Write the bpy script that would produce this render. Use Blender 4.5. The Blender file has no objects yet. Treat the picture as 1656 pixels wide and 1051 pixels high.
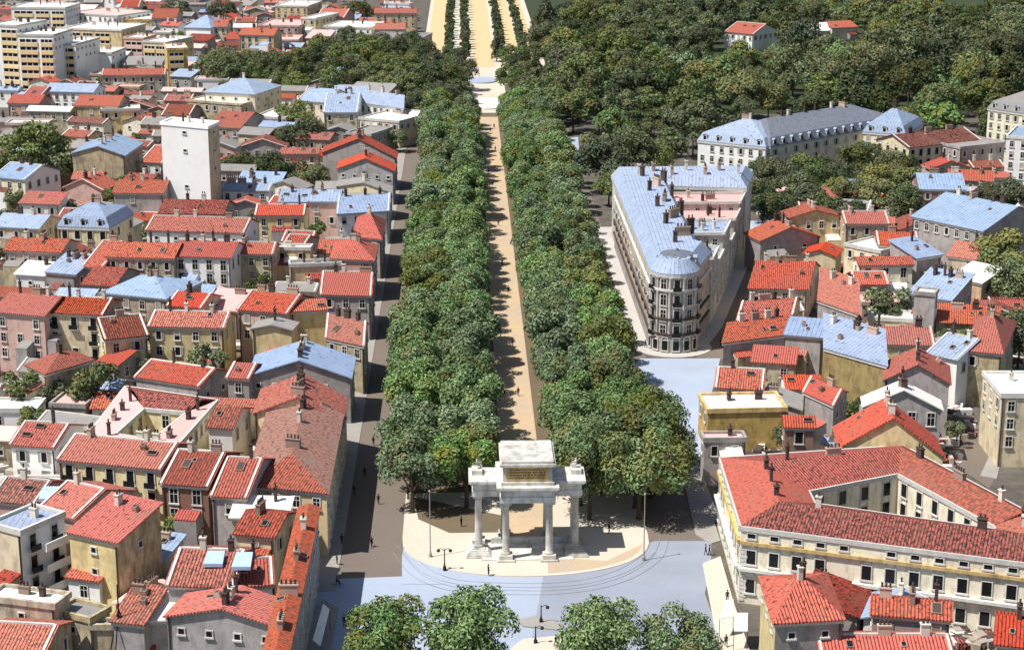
import bpy, bmesh, math, random
import numpy as np
from mathutils import Vector, Matrix

# ------------------------------------------------------------------ camera, sky, sun, exposure
sc = bpy.context.scene
COL = sc.collection
FPX = 3000.0
TH = math.atan(831.5 / FPX)
CAMH = 110.0
cd = bpy.data.cameras.new("camera")
cam = bpy.data.objects.new("camera", cd)
COL.objects.link(cam)
cam.location = (0, 0, CAMH)
cam.rotation_euler = (math.radians(90) - TH, 0, 0)
cd.sensor_width = 36.0
cd.lens = FPX / 1656 * 36.0
cd.clip_start = 1.0
cd.clip_end = 20000.0
sc.camera = cam

SUN_EL = math.radians(60)
SUN_BACK = math.radians(24)
SV = Vector((-math.cos(SUN_BACK) * math.cos(SUN_EL), -math.sin(SUN_BACK) * math.cos(SUN_EL), math.sin(SUN_EL)))
w = bpy.data.worlds.new("World")
sc.world = w
w.use_nodes = True
nt = w.node_tree
bg = nt.nodes["Background"]
sky = nt.nodes.new("ShaderNodeTexSky")
sky.sky_type = 'NISHITA'
sky.sun_disc = False
sky.sun_elevation = SUN_EL
sky.sun_rotation = math.atan2(SV.x, SV.y)
nt.links.new(sky.outputs[0], bg.inputs[0])
bg.inputs[1].default_value = 0.08
sl = bpy.data.lights.new("sun", 'SUN')
sl.energy = 5.0
sl.angle = math.radians(0.5)
sl.color = (1.0, 0.965, 0.91)
so = bpy.data.objects.new("sun", sl)
COL.objects.link(so)
so.rotation_euler = SV.to_track_quat('Z', 'Y').to_euler()
sc.view_settings.view_transform = 'Standard'
sc.view_settings.look = 'None'
sc.view_settings.exposure = 0.36
sc.view_settings.gamma = 1.0

# ------------------------------------------------------------------ pixel <-> world
CT, ST = math.cos(TH), math.sin(TH)


def PX(px, py, z=0.0):
    a = (px - 828) / FPX
    b = -(py - 525.5) / FPX
    d = Vector((a, CT + b * ST, -ST + b * CT))
    return Vector((0, 0, CAMH)) + d * ((z - CAMH) / d.z)


def proj(p):
    z = p[2] - CAMH
    f = p[1] * CT - z * ST
    u = p[1] * ST + z * CT
    return 828 + FPX * p[0] / f, 525.5 - FPX * u / f


MD = Vector((-0.0267, 0.99964, 0))       # axis of the avenue
MR = Vector((0.99964, 0.0267, 0))
MO = Vector((2.285, 265.885, 0))         # middle of the arch


def M(s, t, z=0.0):
    return MO + MD * s + MR * t + Vector((0, 0, z))


def toST(p):
    d = p - MO
    return d.dot(MD), d.dot(MR)


# ------------------------------------------------------------------ materials
MATS = {}


def nodes(name):
    m = bpy.data.materials.new(name)
    m.use_nodes = True
    t = m.node_tree
    b = t.nodes["Principled BSDF"]
    b.inputs["Roughness"].default_value = 0.85
    b.inputs["Specular IOR Level"].default_value = 0.2
    return m, t, b


def N(t, typ, **kw):
    n = t.nodes.new(typ)
    for k, v in kw.items():
        setattr(n, k, v)
    return n


def ramp(t, fac, stops):
    r = N(t, "ShaderNodeValToRGB")
    e = r.color_ramp.elements
    e[0].position, e[0].color = stops[0][0], (*stops[0][1], 1)
    e[1].position, e[1].color = stops[1][0], (*stops[1][1], 1)
    for p, c in stops[2:]:
        x = e.new(p)
        x.color = (*c, 1)
    t.links.new(fac, r.inputs[0])
    return r.outputs[0]


def mix(t, fac, a, b, mode='MIX'):
    n = N(t, "ShaderNodeMix", data_type='RGBA', blend_type=mode)
    for i, v in ((0, fac), (6, a), (7, b)):
        if hasattr(v, "links") or isinstance(v, bpy.types.NodeSocket):
            t.links.new(v, n.inputs[i])
        elif i == 0:
            n.inputs[0].default_value = v
        else:
            n.inputs[i].default_value = (*v, 1)
    return n.outputs[2]


def noise(t, vec, scale, detail=3.0, rough=0.6):
    n = N(t, "ShaderNodeTexNoise")
    n.inputs["Scale"].default_value = scale
    n.inputs["Detail"].default_value = detail
    n.inputs["Roughness"].default_value = rough
    if vec is not None:
        t.links.new(vec, n.inputs["Vector"])
    return n.outputs[0]


def mapping(t, vec, scale):
    n = N(t, "ShaderNodeMapping")
    n.inputs["Scale"].default_value = scale
    t.links.new(vec, n.inputs["Vector"])
    return n.outputs[0]


def math_n(t, op, a, b=None):
    n = N(t, "ShaderNodeMath", operation=op)
    for i, v in enumerate((a, b)):
        if v is None:
            continue
        if isinstance(v, bpy.types.NodeSocket):
            t.links.new(v, n.inputs[i])
        else:
            n.inputs[i].default_value = v
    return n.outputs[0]


def hsv_rand(t, col, dv=0.25, dh=0.02, ds=0.15):
    oi = N(t, "ShaderNodeObjectInfo")
    r = oi.outputs["Random"]
    h = N(t, "ShaderNodeHueSaturation")
    r2 = math_n(t, 'FRACT', math_n(t, 'MULTIPLY', r, 7.31))
    r3 = math_n(t, 'FRACT', math_n(t, 'MULTIPLY', r, 23.7))
    t.links.new(math_n(t, 'ADD', math_n(t, 'MULTIPLY', r, 2 * dh), 0.5 - dh), h.inputs["Hue"])
    t.links.new(math_n(t, 'ADD', math_n(t, 'MULTIPLY', r2, 2 * dv), 1 - dv), h.inputs["Value"])
    t.links.new(math_n(t, 'ADD', math_n(t, 'MULTIPLY', r3, 2 * ds), 1 - ds), h.inputs["Saturation"])
    t.links.new(col, h.inputs["Color"])
    return h.outputs[0]


def bump(t, b, height, strength=0.5, dist=0.05):
    n = N(t, "ShaderNodeBump")
    n.inputs["Strength"].default_value = strength
    n.inputs["Distance"].default_value = dist
    t.links.new(height, n.inputs["Height"])
    t.links.new(n.outputs[0], b.inputs["Normal"])


def tile_mat(name, base, old, dark, amount):
    m, t, b = nodes(name)
    uv = N(t, "ShaderNodeUVMap").outputs[0]
    big = noise(t, uv, 0.35, 3)
    fine = noise(t, mapping(t, uv, (1.5, 0.9, 1)), 1.5, 3, 0.65)
    c = mix(t, big, base, old)
    f = N(t, "ShaderNodeMapRange")
    f.inputs[1].default_value, f.inputs[2].default_value = 0.645 - amount, 0.72 - amount
    oi = N(t, "ShaderNodeObjectInfo")
    fine = math_n(t, 'ADD', fine, math_n(t, 'MULTIPLY', math_n(t, 'SUBTRACT', oi.outputs["Random"], 0.5), 0.09))
    t.links.new(fine, f.inputs[0])
    c = mix(t, f.outputs[0], c, dark)
    sep = N(t, "ShaderNodeSeparateXYZ")
    t.links.new(uv, sep.inputs[0])
    st = math_n(t, 'SINE', math_n(t, 'MULTIPLY', sep.outputs[0], 2 * math.pi / 0.46))
    rows = math_n(t, 'FRACT', math_n(t, 'MULTIPLY', sep.outputs[1], 1 / 0.9))
    f4 = N(t, "ShaderNodeMapRange")
    f4.inputs[1].default_value, f4.inputs[2].default_value, f4.inputs[4].default_value = 0.52, 0.72, 0.6
    t.links.new(noise(t, uv, 0.17, 3, 0.6), f4.inputs[0])
    c = mix(t, f4.outputs[0], c, (base[0] * .52, base[1] * 1.05, base[2] * 1.1))
    oi2 = N(t, "ShaderNodeObjectInfo")
    fade = math_n(t, 'MULTIPLY', math_n(t, 'FRACT', math_n(t, 'MULTIPLY', oi2.outputs["Random"], 51.7)), 0.38)
    c = mix(t, fade, c, (0.44, 0.20, 0.145))
    c = hsv_rand(t, c, 0.2, 0.005, 0.12)
    t.links.new(c, b.inputs["Base Color"])
    bump(t, b, math_n(t, 'ADD', st, math_n(t, 'MULTIPLY', rows, 0.5)), 1.0, 0.10)
    MATS[name] = m


tile_mat('red', (0.63, 0.135, 0.082), (0.48, 0.10, 0.072), (0.13, 0.045, 0.036), 0.118)
tile_mat('rust', (0.48, 0.105, 0.072), (0.31, 0.072, 0.055), (0.045, 0.020, 0.018), 0.178)
tile_mat('salmon', (0.56, 0.30, 0.24), (0.42, 0.20, 0.16), (0.14, 0.07, 0.06), 0.10)


def plain_roof(name, base, old, dark, seam=0.0, rough=0.7, amount=0.0):
    m, t, b = nodes(name)
    uv = N(t, "ShaderNodeUVMap").outputs[0]
    c = mix(t, noise(t, uv, 0.3, 3), base, old)
    f = N(t, "ShaderNodeMapRange")
    f.inputs[1].default_value, f.inputs[2].default_value = 0.64 - amount, 0.75 - amount
    t.links.new(noise(t, uv, 0.9, 5, 0.7), f.inputs[0])
    c = mix(t, f.outputs[0], c, dark)
    if seam:
        sep = N(t, "ShaderNodeSeparateXYZ")
        t.links.new(uv, sep.inputs[0])
        fr = math_n(t, 'LESS_THAN', math_n(t, 'FRACT', math_n(t, 'MULTIPLY', sep.outputs[0], 1 / seam)), 0.12)
        bump(t, b, fr, 0.8, 0.08)
        c = mix(t, math_n(t, 'MULTIPLY', fr, .45), c, dark)
    c = hsv_rand(t, c, 0.1, 0.006, 0.15)
    t.links.new(c, b.inputs["Base Color"])
    b.inputs["Roughness"].default_value = rough
    MATS[name] = m


plain_roof('zinc', (0.36, 0.44, 0.58), (0.21, 0.27, 0.38), (0.05, 0.058, 0.07), 0.9, 0.6, 0.07)
plain_roof('slate', (0.17, 0.19, 0.23), (0.11, 0.12, 0.15), (0.025, 0.025, 0.03), 0.0, 0.6, 0.08)
plain_roof('pinkflat', (0.74, 0.46, 0.42), (0.62, 0.38, 0.35), (0.35, 0.22, 0.20), 0.0)
plain_roof('whiteflat', (0.78, 0.76, 0.70), (0.62, 0.60, 0.56), (0.22, 0.21, 0.20), 0.0)
plain_roof('greyflat', (0.30, 0.28, 0.26), (0.20, 0.19, 0.18), (0.06, 0.06, 0.055), 0.0, 0.8, 0.05)


def wall_mat(name, base, stain, amount=0.0, brick=False):
    m, t, b = nodes(name)
    g = N(t, "ShaderNodeNewGeometry").outputs["Position"]
    streak = noise(t, mapping(t, g, (1.0, 1.0, 0.45)), 0.9, 4, 0.65)
    blot = noise(t, g, 0.28, 4, 0.6)
    f = N(t, "ShaderNodeMapRange")
    f.inputs[1].default_value, f.inputs[2].default_value = 0.50 - amount, 0.85 - amount
    t.links.new(streak, f.inputs[0])
    c = mix(t, f.outputs[0], base, stain)
    f2 = N(t, "ShaderNodeMapRange")
    f2.inputs[1].default_value, f2.inputs[2].default_value = 0.52, 0.75
    f2.inputs[4].default_value = 0.55
    t.links.new(blot, f2.inputs[0])
    c = mix(t, f2.outputs[0], c, stain)
    if brick:
        sp = noise(t, g, 2.2, 5, 0.8)
        c = mix(t, math_n(t, 'MULTIPLY', sp, 0.7), c, stain)
    c = hsv_rand(t, c, 0.14, 0.012, 0.2)
    t.links.new(c, b.inputs["Base Color"])
    bump(t, b, noise(t, g, 3.0, 3), 0.25, 0.05)
    MATS[name] = m


wall_mat('yellow', (0.74, 0.61, 0.37), (0.33, 0.26, 0.17), 0.05)
wall_mat('cream', (0.80, 0.73, 0.55), (0.38, 0.32, 0.22), 0.02)
wall_mat('white', (0.86, 0.85, 0.81), (0.60, 0.57, 0.52), -0.06)
wall_mat('whitewash', (0.90, 0.895, 0.87), (0.78, 0.76, 0.72), -0.04)
wall_mat('pink', (0.58, 0.40, 0.34), (0.30, 0.20, 0.17))
wall_mat('tan', (0.54, 0.45, 0.31), (0.15, 0.12, 0.085), 0.08)
wall_mat('grey', (0.50, 0.455, 0.43), (0.19, 0.17, 0.16), 0.05, True)
wall_mat('stone', (0.42, 0.32, 0.13), (0.13, 0.10, 0.05), 0.10, True)
wall_mat('ochre', (0.66, 0.45, 0.19), (0.22, 0.14, 0.07), 0.06)
wall_mat('brick', (0.34, 0.17, 0.13), (0.20, 0.10, 0.08), 0.02, True)
wall_mat('limestone', (0.58, 0.555, 0.50), (0.21, 0.195, 0.175), 0.05)
WALLNAME = {'yellow': 'yellow', 'cream': 'cream', 'white': 'white', 'pink': 'pink', 'tan': 'tan', 'grey': 'grey',
            'stone': 'stone', 'ochre': 'ochre', 'brick': 'brick', 'limestone': 'stone', 'whitewash': 'white'}


def flat_mat(name, col, rough=0.8, var=0.0, metal=0.0, scale=1.0, col2=None):
    m, t, b = nodes(name)
    b.inputs["Roughness"].default_value = rough
    b.inputs["Metallic"].default_value = metal
    g = N(t, "ShaderNodeNewGeometry").outputs["Position"]
    c2 = col2 or tuple(x * 0.6 for x in col)
    c = mix(t, noise(t, g, scale, 4, 0.65), col, c2)
    if var:
        c = hsv_rand(t, c, var, 0.01, 0.1)
    t.links.new(c, b.inputs["Base Color"])
    MATS[name] = m


flat_mat('glass', (0.018, 0.018, 0.02), 0.15)
flat_mat('trim', (0.80, 0.78, 0.72), 0.7, 0.16, 0, 0.9, (0.36, 0.34, 0.31))
flat_mat('dark_slate', (0.035, 0.038, 0.042), 0.7, 0, 0, 1.5)
flat_mat('shutter', (0.45, 0.40, 0.34), 0.7, 0.3)
flat_mat('iron', (0.02, 0.02, 0.02), 0.5)
flat_mat('chimney', (0.50, 0.36, 0.28), 0.9, 0.35)
flat_mat('chimney_pale', (0.78, 0.72, 0.60), 0.9, 0.15)
flat_mat('soot', (0.10, 0.07, 0.06), 0.9)
flat_mat('spandrel', (0.84, 0.66, 0.36), 0.8, 0.1, 0, 1.0, (0.7, 0.5, 0.24))
flat_mat('awning', (0.82, 0.80, 0.76), 0.8)
flat_mat('bark', (0.10, 0.075, 0.055), 0.9)
flat_mat('cloth_dark', (0.03, 0.03, 0.035), 0.9, 0.4)
flat_mat('skin', (0.45, 0.28, 0.2), 0.7)
flat_mat('hair', (0.03, 0.02, 0.015), 0.7)
flat_mat('skylight', (0.48, 0.62, 0.86), 0.2)
flat_mat('laundry', (0.85, 0.66, 0.40), 0.9)


def ground_mat(name, a, b_, c_, scale=0.2, fine=2.0, speck=0.25):
    m, t, b = nodes(name)
    g = N(t, "ShaderNodeNewGeometry").outputs["Position"]
    c = mix(t, noise(t, g, scale, 4, 0.6), a, b_)
    c = ramp_mix = mix(t, math_n(t, 'MULTIPLY', noise(t, g, fine, 5, 0.8), speck), c, c_)
    t.links.new(c, b.inputs["Base Color"])
    bump(t, b, noise(t, g, fine, 3), 0.2, 0.03)
    MATS[name] = m


ground_mat('yard', (0.30, 0.26, 0.21), (0.035, 0.03, 0.026), (0.02, 0.02, 0.02), 0.22, 1.2, 0.8)
ground_mat('asphalt', (0.16, 0.125, 0.10), (0.105, 0.085, 0.072), (0.30, 0.26, 0.22), 0.12, 3.0, 0.4)
ground_mat('bluepave', (0.44, 0.52, 0.66), (0.28, 0.31, 0.37), (0.16, 0.16, 0.17), 0.045, 2.5, 0.35)
ground_mat('greyblue', (0.36, 0.41, 0.51), (0.24, 0.25, 0.29), (0.09, 0.085, 0.08), 0.08, 2.5, 0.4)
ground_mat('sidewalk', (0.42, 0.39, 0.35), (0.28, 0.26, 0.235), (0.12, 0.11, 0.10), 0.25, 2.0, 0.4)
ground_mat('pale_pave', (0.58, 0.55, 0.50), (0.44, 0.41, 0.37), (0.2, 0.18, 0.16), 0.2, 1.6, 0.35)
ground_mat('kerbstone', (0.40, 0.38, 0.35), (0.30, 0.28, 0.26), (0.15, 0.14, 0.13), 0.5, 2.0, 0.4)
ground_mat('plaza', (0.64, 0.60, 0.52), (0.50, 0.44, 0.35), (0.36, 0.28, 0.18), 0.09, 1.5, 0.35)
ground_mat('sand', (0.74, 0.49, 0.22), (0.40, 0.36, 0.31), (0.20, 0.18, 0.16), 0.06, 0.8, 0.55)
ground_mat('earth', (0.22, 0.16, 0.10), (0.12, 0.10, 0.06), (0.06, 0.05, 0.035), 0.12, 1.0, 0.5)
ground_mat('orange_sand', (0.74, 0.50, 0.24), (0.62, 0.44, 0.25), (0.34, 0.27, 0.2), 0.03, 0.5, 0.45)
ground_mat('stonelot', (0.55, 0.45, 0.22), (0.35, 0.28, 0.15), (0.1, 0.08, 0.06), 0.4, 1.6, 0.5)
ground_mat('lawn', (0.055, 0.075, 0.03), (0.035, 0.045, 0.02), (0.02, 0.02, 0.012), 0.1, 0.8, 0.5)


def leaf_mat(name, g1, g2, g3):
    m, t, b = nodes(name)
    geo = N(t, "ShaderNodeNewGeometry")
    tc = N(t, "ShaderNodeTexCoord")
    isl = geo.outputs["Random Per Island"]
    c = ramp(t, isl, [(0.0, g1), (1.0, g2)])
    n = noise(t, tc.outputs["Object"], 0.22, 2)
    oi = N(t, "ShaderNodeObjectInfo")
    f = N(t, "ShaderNodeMapRange")
    f.inputs[1].default_value, f.inputs[2].default_value = 0.50, 0.72
    r = math_n(t, 'ADD', math_n(t, 'MULTIPLY', math_n(t, 'SUBTRACT', oi.outputs["Random"], 0.5), 0.35), n)
    t.links.new(r, f.inputs[0])
    c = mix(t, f.outputs[0], c, g3)
    c = hsv_rand(t, c, 0.28, 0.025, 0.2)
    t.links.new(c, b.inputs["Base Color"])
    b.inputs["Roughness"].default_value = 0.6
    tr = N(t, "ShaderNodeBsdfTranslucent")
    t.links.new(c, tr.inputs["Color"])
    ms = N(t, "ShaderNodeMixShader")
    ms.inputs[0].default_value = 0.10
    t.links.new(b.outputs[0], ms.inputs[1])
    t.links.new(tr.outputs[0], ms.inputs[2])
    t.links.new(ms.outputs[0], t.nodes["Material Output"].inputs[0])
    MATS[name] = m


leaf_mat('leaf', (0.042, 0.088, 0.028), (0.24, 0.34, 0.155), (0.175, 0.165, 0.05))
leaf_mat('leaf_park', (0.045, 0.068, 0.026), (0.18, 0.23, 0.095), (0.19, 0.165, 0.06))
leaf_mat('leaf_dark', (0.030, 0.048, 0.022), (0.115, 0.15, 0.068), (0.11, 0.10, 0.04))

# ------------------------------------------------------------------ mesh helpers


class MB:
    def __init__(self):
        self.v, self.f, self.m = [], [], []

    def poly(self, pts, mi=0):
        i = len(self.v)
        self.v += [tuple(p) for p in pts]
        self.f.append(tuple(range(i, i + len(pts))))
        self.m.append(mi)

    def hexa(self, b4, t4, mi=0):
        i = len(self.v)
        self.v += [tuple(p) for p in b4] + [tuple(p) for p in t4]
        for q in ((3, 2, 1, 0), (4, 5, 6, 7), (0, 1, 5, 4), (1, 2, 6, 5), (2, 3, 7, 6), (3, 0, 4, 7)):
            self.f.append(tuple(i + k for k in q))
            self.m.append(mi)

    def box(self, x0, y0, z0, x1, y1, z1, mi=0):
        self.hexa([(x0, y0, z0), (x1, y0, z0), (x1, y1, z0), (x0, y1, z0)],
                  [(x0, y0, z1), (x1, y0, z1), (x1, y1, z1), (x0, y1, z1)], mi)

    def prism(self, pts, z0, z1, mi=0, top=None, bottom=True):
        n = len(pts)
        a = [Vector((p[0], p[1], z0)) for p in pts]
        b = [Vector((p[0], p[1], z1)) for p in pts]
        for k in range(n):
            j = (k + 1) % n
            self.poly([a[k], a[j], b[j], b[k]], mi)
        self.poly(b, mi if top is None else top)
        if bottom:
            self.poly(a[::-1], mi)

    def rings(self, rings, mi=0, cap=True):
        n = len(rings[0])
        base = len(self.v)
        for r in rings:
            self.v += [tuple(p) for p in r]
        for k in range(len(rings) - 1):
            for j in range(n):
                a = base + k * n + j
                b = base + k * n + (j + 1) % n
                self.f.append((a, b, b + n, a + n))
                self.m.append(mi)
        if cap:
            self.f.append(tuple(base + j for j in range(n))[::-1])
            self.f.append(tuple(base + (len(rings) - 1) * n + j for j in range(n)))
            self.m += [mi, mi]

    def tube(self, pts, rad, n=8, mi=0):
        pts = [Vector(p) for p in pts]
        rs = []
        for k, p in enumerate(pts):
            d = (pts[min(k + 1, len(pts) - 1)] - pts[max(k - 1, 0)]).normalized()
            u = d.orthogonal().normalized() if abs(d.z) < 0.95 else Vector((1, 0, 0))
            u = (u - d * u.dot(d)).normalized()
            v = d.cross(u)
            r = rad[k] if hasattr(rad, '__len__') else rad
            rs.append([p + (u * math.cos(2 * math.pi * j / n) + v * math.sin(2 * math.pi * j / n)) * r for j in range(n)])
        self.rings(rs, mi)

    def lathe(self, prof, cx=0, cy=0, n=16, mi=0):
        self.rings([[(cx + r * math.cos(2 * math.pi * j / n), cy + r * math.sin(2 * math.pi * j / n), z) for j in range(n)]
                    for r, z in prof], mi)

    def slab(self, faces, th=0.22, mi=0):
        """closed slab under a list of roof faces (lists of Vectors)"""
        edges = {}
        key = lambda p: (round(p[0], 3), round(p[1], 3), round(p[2], 3))
        for fc in faces:
            nrm = Vector((0, 0, 0))
            for k in range(len(fc)):
                nrm += Vector(fc[k]).cross(Vector(fc[(k + 1) % len(fc)]))
            if nrm.z < 0:
                fc = fc[::-1]
            self.poly(fc, mi)
            lo = [Vector(p) - Vector((0, 0, th)) for p in fc]
            self.poly(lo[::-1], mi)
            for k in range(len(fc)):
                a, b = fc[k], fc[(k + 1) % len(fc)]
                edges.setdefault(frozenset((key(a), key(b))), []).append((a, b))
        for e in edges.values():
            if len(e) == 1:
                a, b = Vector(e[0][0]), Vector(e[0][1])
                d = Vector((0, 0, th))
                self.poly([a - d, b - d, b, a], mi)

    def mesh(self, name, mats, origin=(0, 0, 0)):
        me = bpy.data.meshes.new(name)
        o = Vector(origin)
        me.from_pydata([(p[0] - o.x, p[1] - o.y, p[2] - o.z) for p in self.v], [], self.f)
        for m in mats:
            me.materials.append(MATS[m])
        me.polygons.foreach_set("material_index", self.m)
        uvl = me.uv_layers.new(name="UVMap").data
        for p in me.polygons:
            n = p.normal
            t = Vector((-n.y, n.x, 0))
            t = t.normalized() if t.length > 1e-4 else Vector((1, 0, 0))
            b = n.cross(t)
            for li in p.loop_indices:
                co = me.vertices[me.loops[li].vertex_index].co + o
                uvl[li].uv = (co.dot(t), co.dot(b))
        return me

    def build(self, name, mats, parent=None, origin=(0, 0, 0), smooth=False):
        me = self.mesh(name, mats, origin)
        if smooth:
            me.polygons.foreach_set("use_smooth", [True] * len(me.polygons))
        return link(name, me, parent)


def link(name, me, parent=None, loc=(0, 0, 0), rz=0.0, scale=None):
    o = bpy.data.objects.new(name, me)
    COL.objects.link(o)
    o.parent = parent
    o.location = loc
    o.rotation_euler = (0, 0, rz)
    if scale is not None:
        o.scale = scale
    return o


LABELS = set()


def tag(o, label, cat, group=None):
    o['label'] = label
    o['category'] = cat
    if group:
        o['group'] = group
    LABELS.add(label)
    return o


def thing(name, label, cat, loc, rz=0.0, group=None):
    o = bpy.data.objects.new(name, None)
    COL.objects.link(o)
    o.location = loc
    o.rotation_euler = (0, 0, rz)
    o.empty_display_size = 0.5
    return tag(o, label, cat, group)


def structure(name, pts, mat, z0, z1=None, top=None):
    b = MB()
    if z1 is None:
        b.poly([Vector((p[0], p[1], z0)) for p in pts])
    else:
        b.prism(pts, z0, z1, 0, None, False)
    o = b.build(name, [mat])
    o['kind'] = 'structure'
    return o


# ------------------------------------------------------------------ shared small meshes


def window_mesh(w, h, kind):
    b = MB()
    y = -0.05
    b.box(-w / 2, y, -h / 2, w / 2, 0.02, h / 2, 0)
    t = 0.16
    yo = -0.14
    b.box(-w / 2 - t, yo, -h / 2 - t, -w / 2, 0.02, h / 2 + t, 1)
    b.box(w / 2, yo, -h / 2 - t, w / 2 + t, 0.02, h / 2 + t, 1)
    b.box(-w / 2, yo, h / 2, w / 2, 0.02, h / 2 + t, 1)
    b.box(-w / 2 - t - 0.1, yo - 0.12, -h / 2 - t - 0.08, w / 2 + t + 0.1, 0.02, -h / 2, 1)
    if kind == 'shutter':
        for s in (-1, 1):
            x = s * (w / 2 + t + w * 0.25)
            b.box(x - w * 0.24, -0.10, -h / 2, x + w * 0.24, 0.02, h / 2, 2)
    if kind == 'balcony':
        b.box(-w / 2 - 0.35, -0.75, -h / 2 - 0.3, w / 2 + 0.35, 0.02, -h / 2 - 0.17, 1)
        b.box(-w / 2 - 0.35, -0.75, -h / 2 - 0.17, w / 2 + 0.35, -0.70, -h / 2 + 0.75, 3)
    if kind in ('closed', 'half'):
        b.box(-w / 2, -.09, -h / 2 if kind == 'closed' else 0, w / 2, y - .002, h / 2, 2)
    if kind == 'strip':
        for k in range(1, 3):
            x = -w / 2 + w * k / 3
            b.box(x - 0.12, yo, -h / 2, x + 0.12, y - 0.003, h / 2, 1)
    if kind == 'plain':
        b.box(-0.04, -0.09, -h / 2, 0.04, y - 0.003, h / 2, 1)
        b.box(-w / 2, -0.085, h * 0.12, w / 2, y - 0.004, h * 0.12 + 0.07, 1)
    if kind == 'arch':
        r = w / 2
        for k in range(6):
            a0, a1 = math.pi * k / 6, math.pi * (k + 1) / 6
            p = lambda a, rr: (rr * math.cos(a), 0, h / 2 + rr * math.sin(a))
            q = [p(a0, r), p(a1, r), p(a1, r + t * 1.3), p(a0, r + t * 1.3)]
            b.hexa([(x[0], 0.02, x[2] + t) for x in q], [(x[0], yo, x[2] + t) for x in q], 1)
    return b.mesh('window', ['glass', 'trim', 'shutter', 'iron'])


WIN = {'plain': window_mesh(1.05, 1.75, 'plain'), 'shutter': window_mesh(0.95, 1.7, 'shutter'),
       'small': window_mesh(0.8, 0.8, 'none'), 'balcony': window_mesh(1.15, 2.2, 'balcony'),
       'strip': window_mesh(4.6, 1.2, 'strip'), 'arch': window_mesh(1.3, 2.1, 'arch'), 'tall': window_mesh(1.2, 2.3, 'plain'),
       'closed': window_mesh(1.0, 1.7, 'closed'), 'half': window_mesh(1.0, 1.75, 'half'), 'slit': window_mesh(1.1, 0.7, 'none')}


def chimney_mesh(w, d, h, pots, mat):
    b = MB()
    b.box(-w / 2, -d / 2, -1.2, w / 2, d / 2, h, 0)
    b.box(-w / 2 - 0.1, -d / 2 - 0.1, h, w / 2 + 0.1, d / 2 + 0.1, h + 0.18, 0)
    for k in range(pots):
        x = -w / 2 + w * (k + 0.5) / pots
        b.lathe([(0.16, h + 0.18), (0.13, h + 0.7), (0.17, h + 0.72), (0.17, h + 0.8)], x, 0, 7, 1)
    return b.mesh('chimney', [mat, 'soot'])


CHIM = [chimney_mesh(1.6, 0.6, 1.3, 3, 'chimney'), chimney_mesh(0.8, 0.6, 1.7, 1, 'chimney_pale'),
        chimney_mesh(2.4, 0.65, 1.2, 4, 'chimney'), chimney_mesh(1.1, 0.7, 1.5, 2, 'chimney_pale'),
        chimney_mesh(0.7, 0.7, 1.5, 1, 'soot'), chimney_mesh(0.45, 0.45, 2.3, 1, 'soot'), chimney_mesh(1.3, 0.6, 1.6, 2, 'soot')]


def hatch_mesh(w, d, h, mi):
    b = MB()
    b.box(-w / 2, -d / 2, -.1, w / 2, d / 2, h, 1)
    b.box(-w / 2 + .08, -d / 2 + .08, h, w / 2 - .08, d / 2 - .08, h + .03, 0)
    return b.mesh('roof_hatch', [mi, 'chimney'])


def dormer_mesh():
    b = MB()
    b.box(-0.7, -0.25, 0, 0.7, 1.8, 1.7, 0)
    b.box(-0.45, -0.28, 0.3, 0.45, -0.2, 1.5, 1)
    b.slab([[Vector((-0.85, -0.4, 1.7)), Vector((0, -0.4, 2.15)), Vector((0, 1.8, 2.15)), Vector((-0.85, 1.8, 1.7))],
            [Vector((0, -0.4, 2.15)), Vector((0.85, -0.4, 1.7)), Vector((0.85, 1.8, 1.7)), Vector((0, 1.8, 2.15))]], 0.1, 2)
    return b.mesh('dormer', ['trim', 'glass', 'zinc'])


DORMER = dormer_mesh()
HATCH = [hatch_mesh(.9, 1.2, .25, 'glass'), hatch_mesh(1.6, 1.0, .3, 'glass'), hatch_mesh(.8, .8, .8, 'soot'), hatch_mesh(1.3, 2.0, .25, 'soot'), hatch_mesh(.7, .9, .2, 'glass')]

# ------------------------------------------------------------------ the ground
BASE = structure('ground', [(-9000, -2000), (9000, -2000), (9000, 16000), (-9000, 16000)], 'yard', 0.0)


def strip(name, mat, s0, s1, t0, t1, z0, z1=None):
    return structure(name, [M(s0, t0), M(s0, t1), M(s1, t1), M(s1, t0)], mat, z0, z1)


def pxpoly(name, mat, pts, z0, z1=None):
    return structure(name, [PX(x, y, 0) for x, y in pts], mat, z0, z1)


strip('road', 'asphalt', -300, 430, -28.5, -19, 0.03)
strip('road', 'asphalt', -6, 430, 19, 28.5, 0.03)
strip('pavement', 'sidewalk', -14, 440, -32.5, -28.5, 0.0, 0.14)
strip('pavement', 'sidewalk', 12, 60, 28.5, 31.5, 0.0, 0.14)
strip('avenue_bed', 'earth', 24, 430, -19, 19, 0.0, 0.13)
strip('footpath', 'sand', 6, 420, -3.2, 3.6, 0.0, 0.16)
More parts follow.
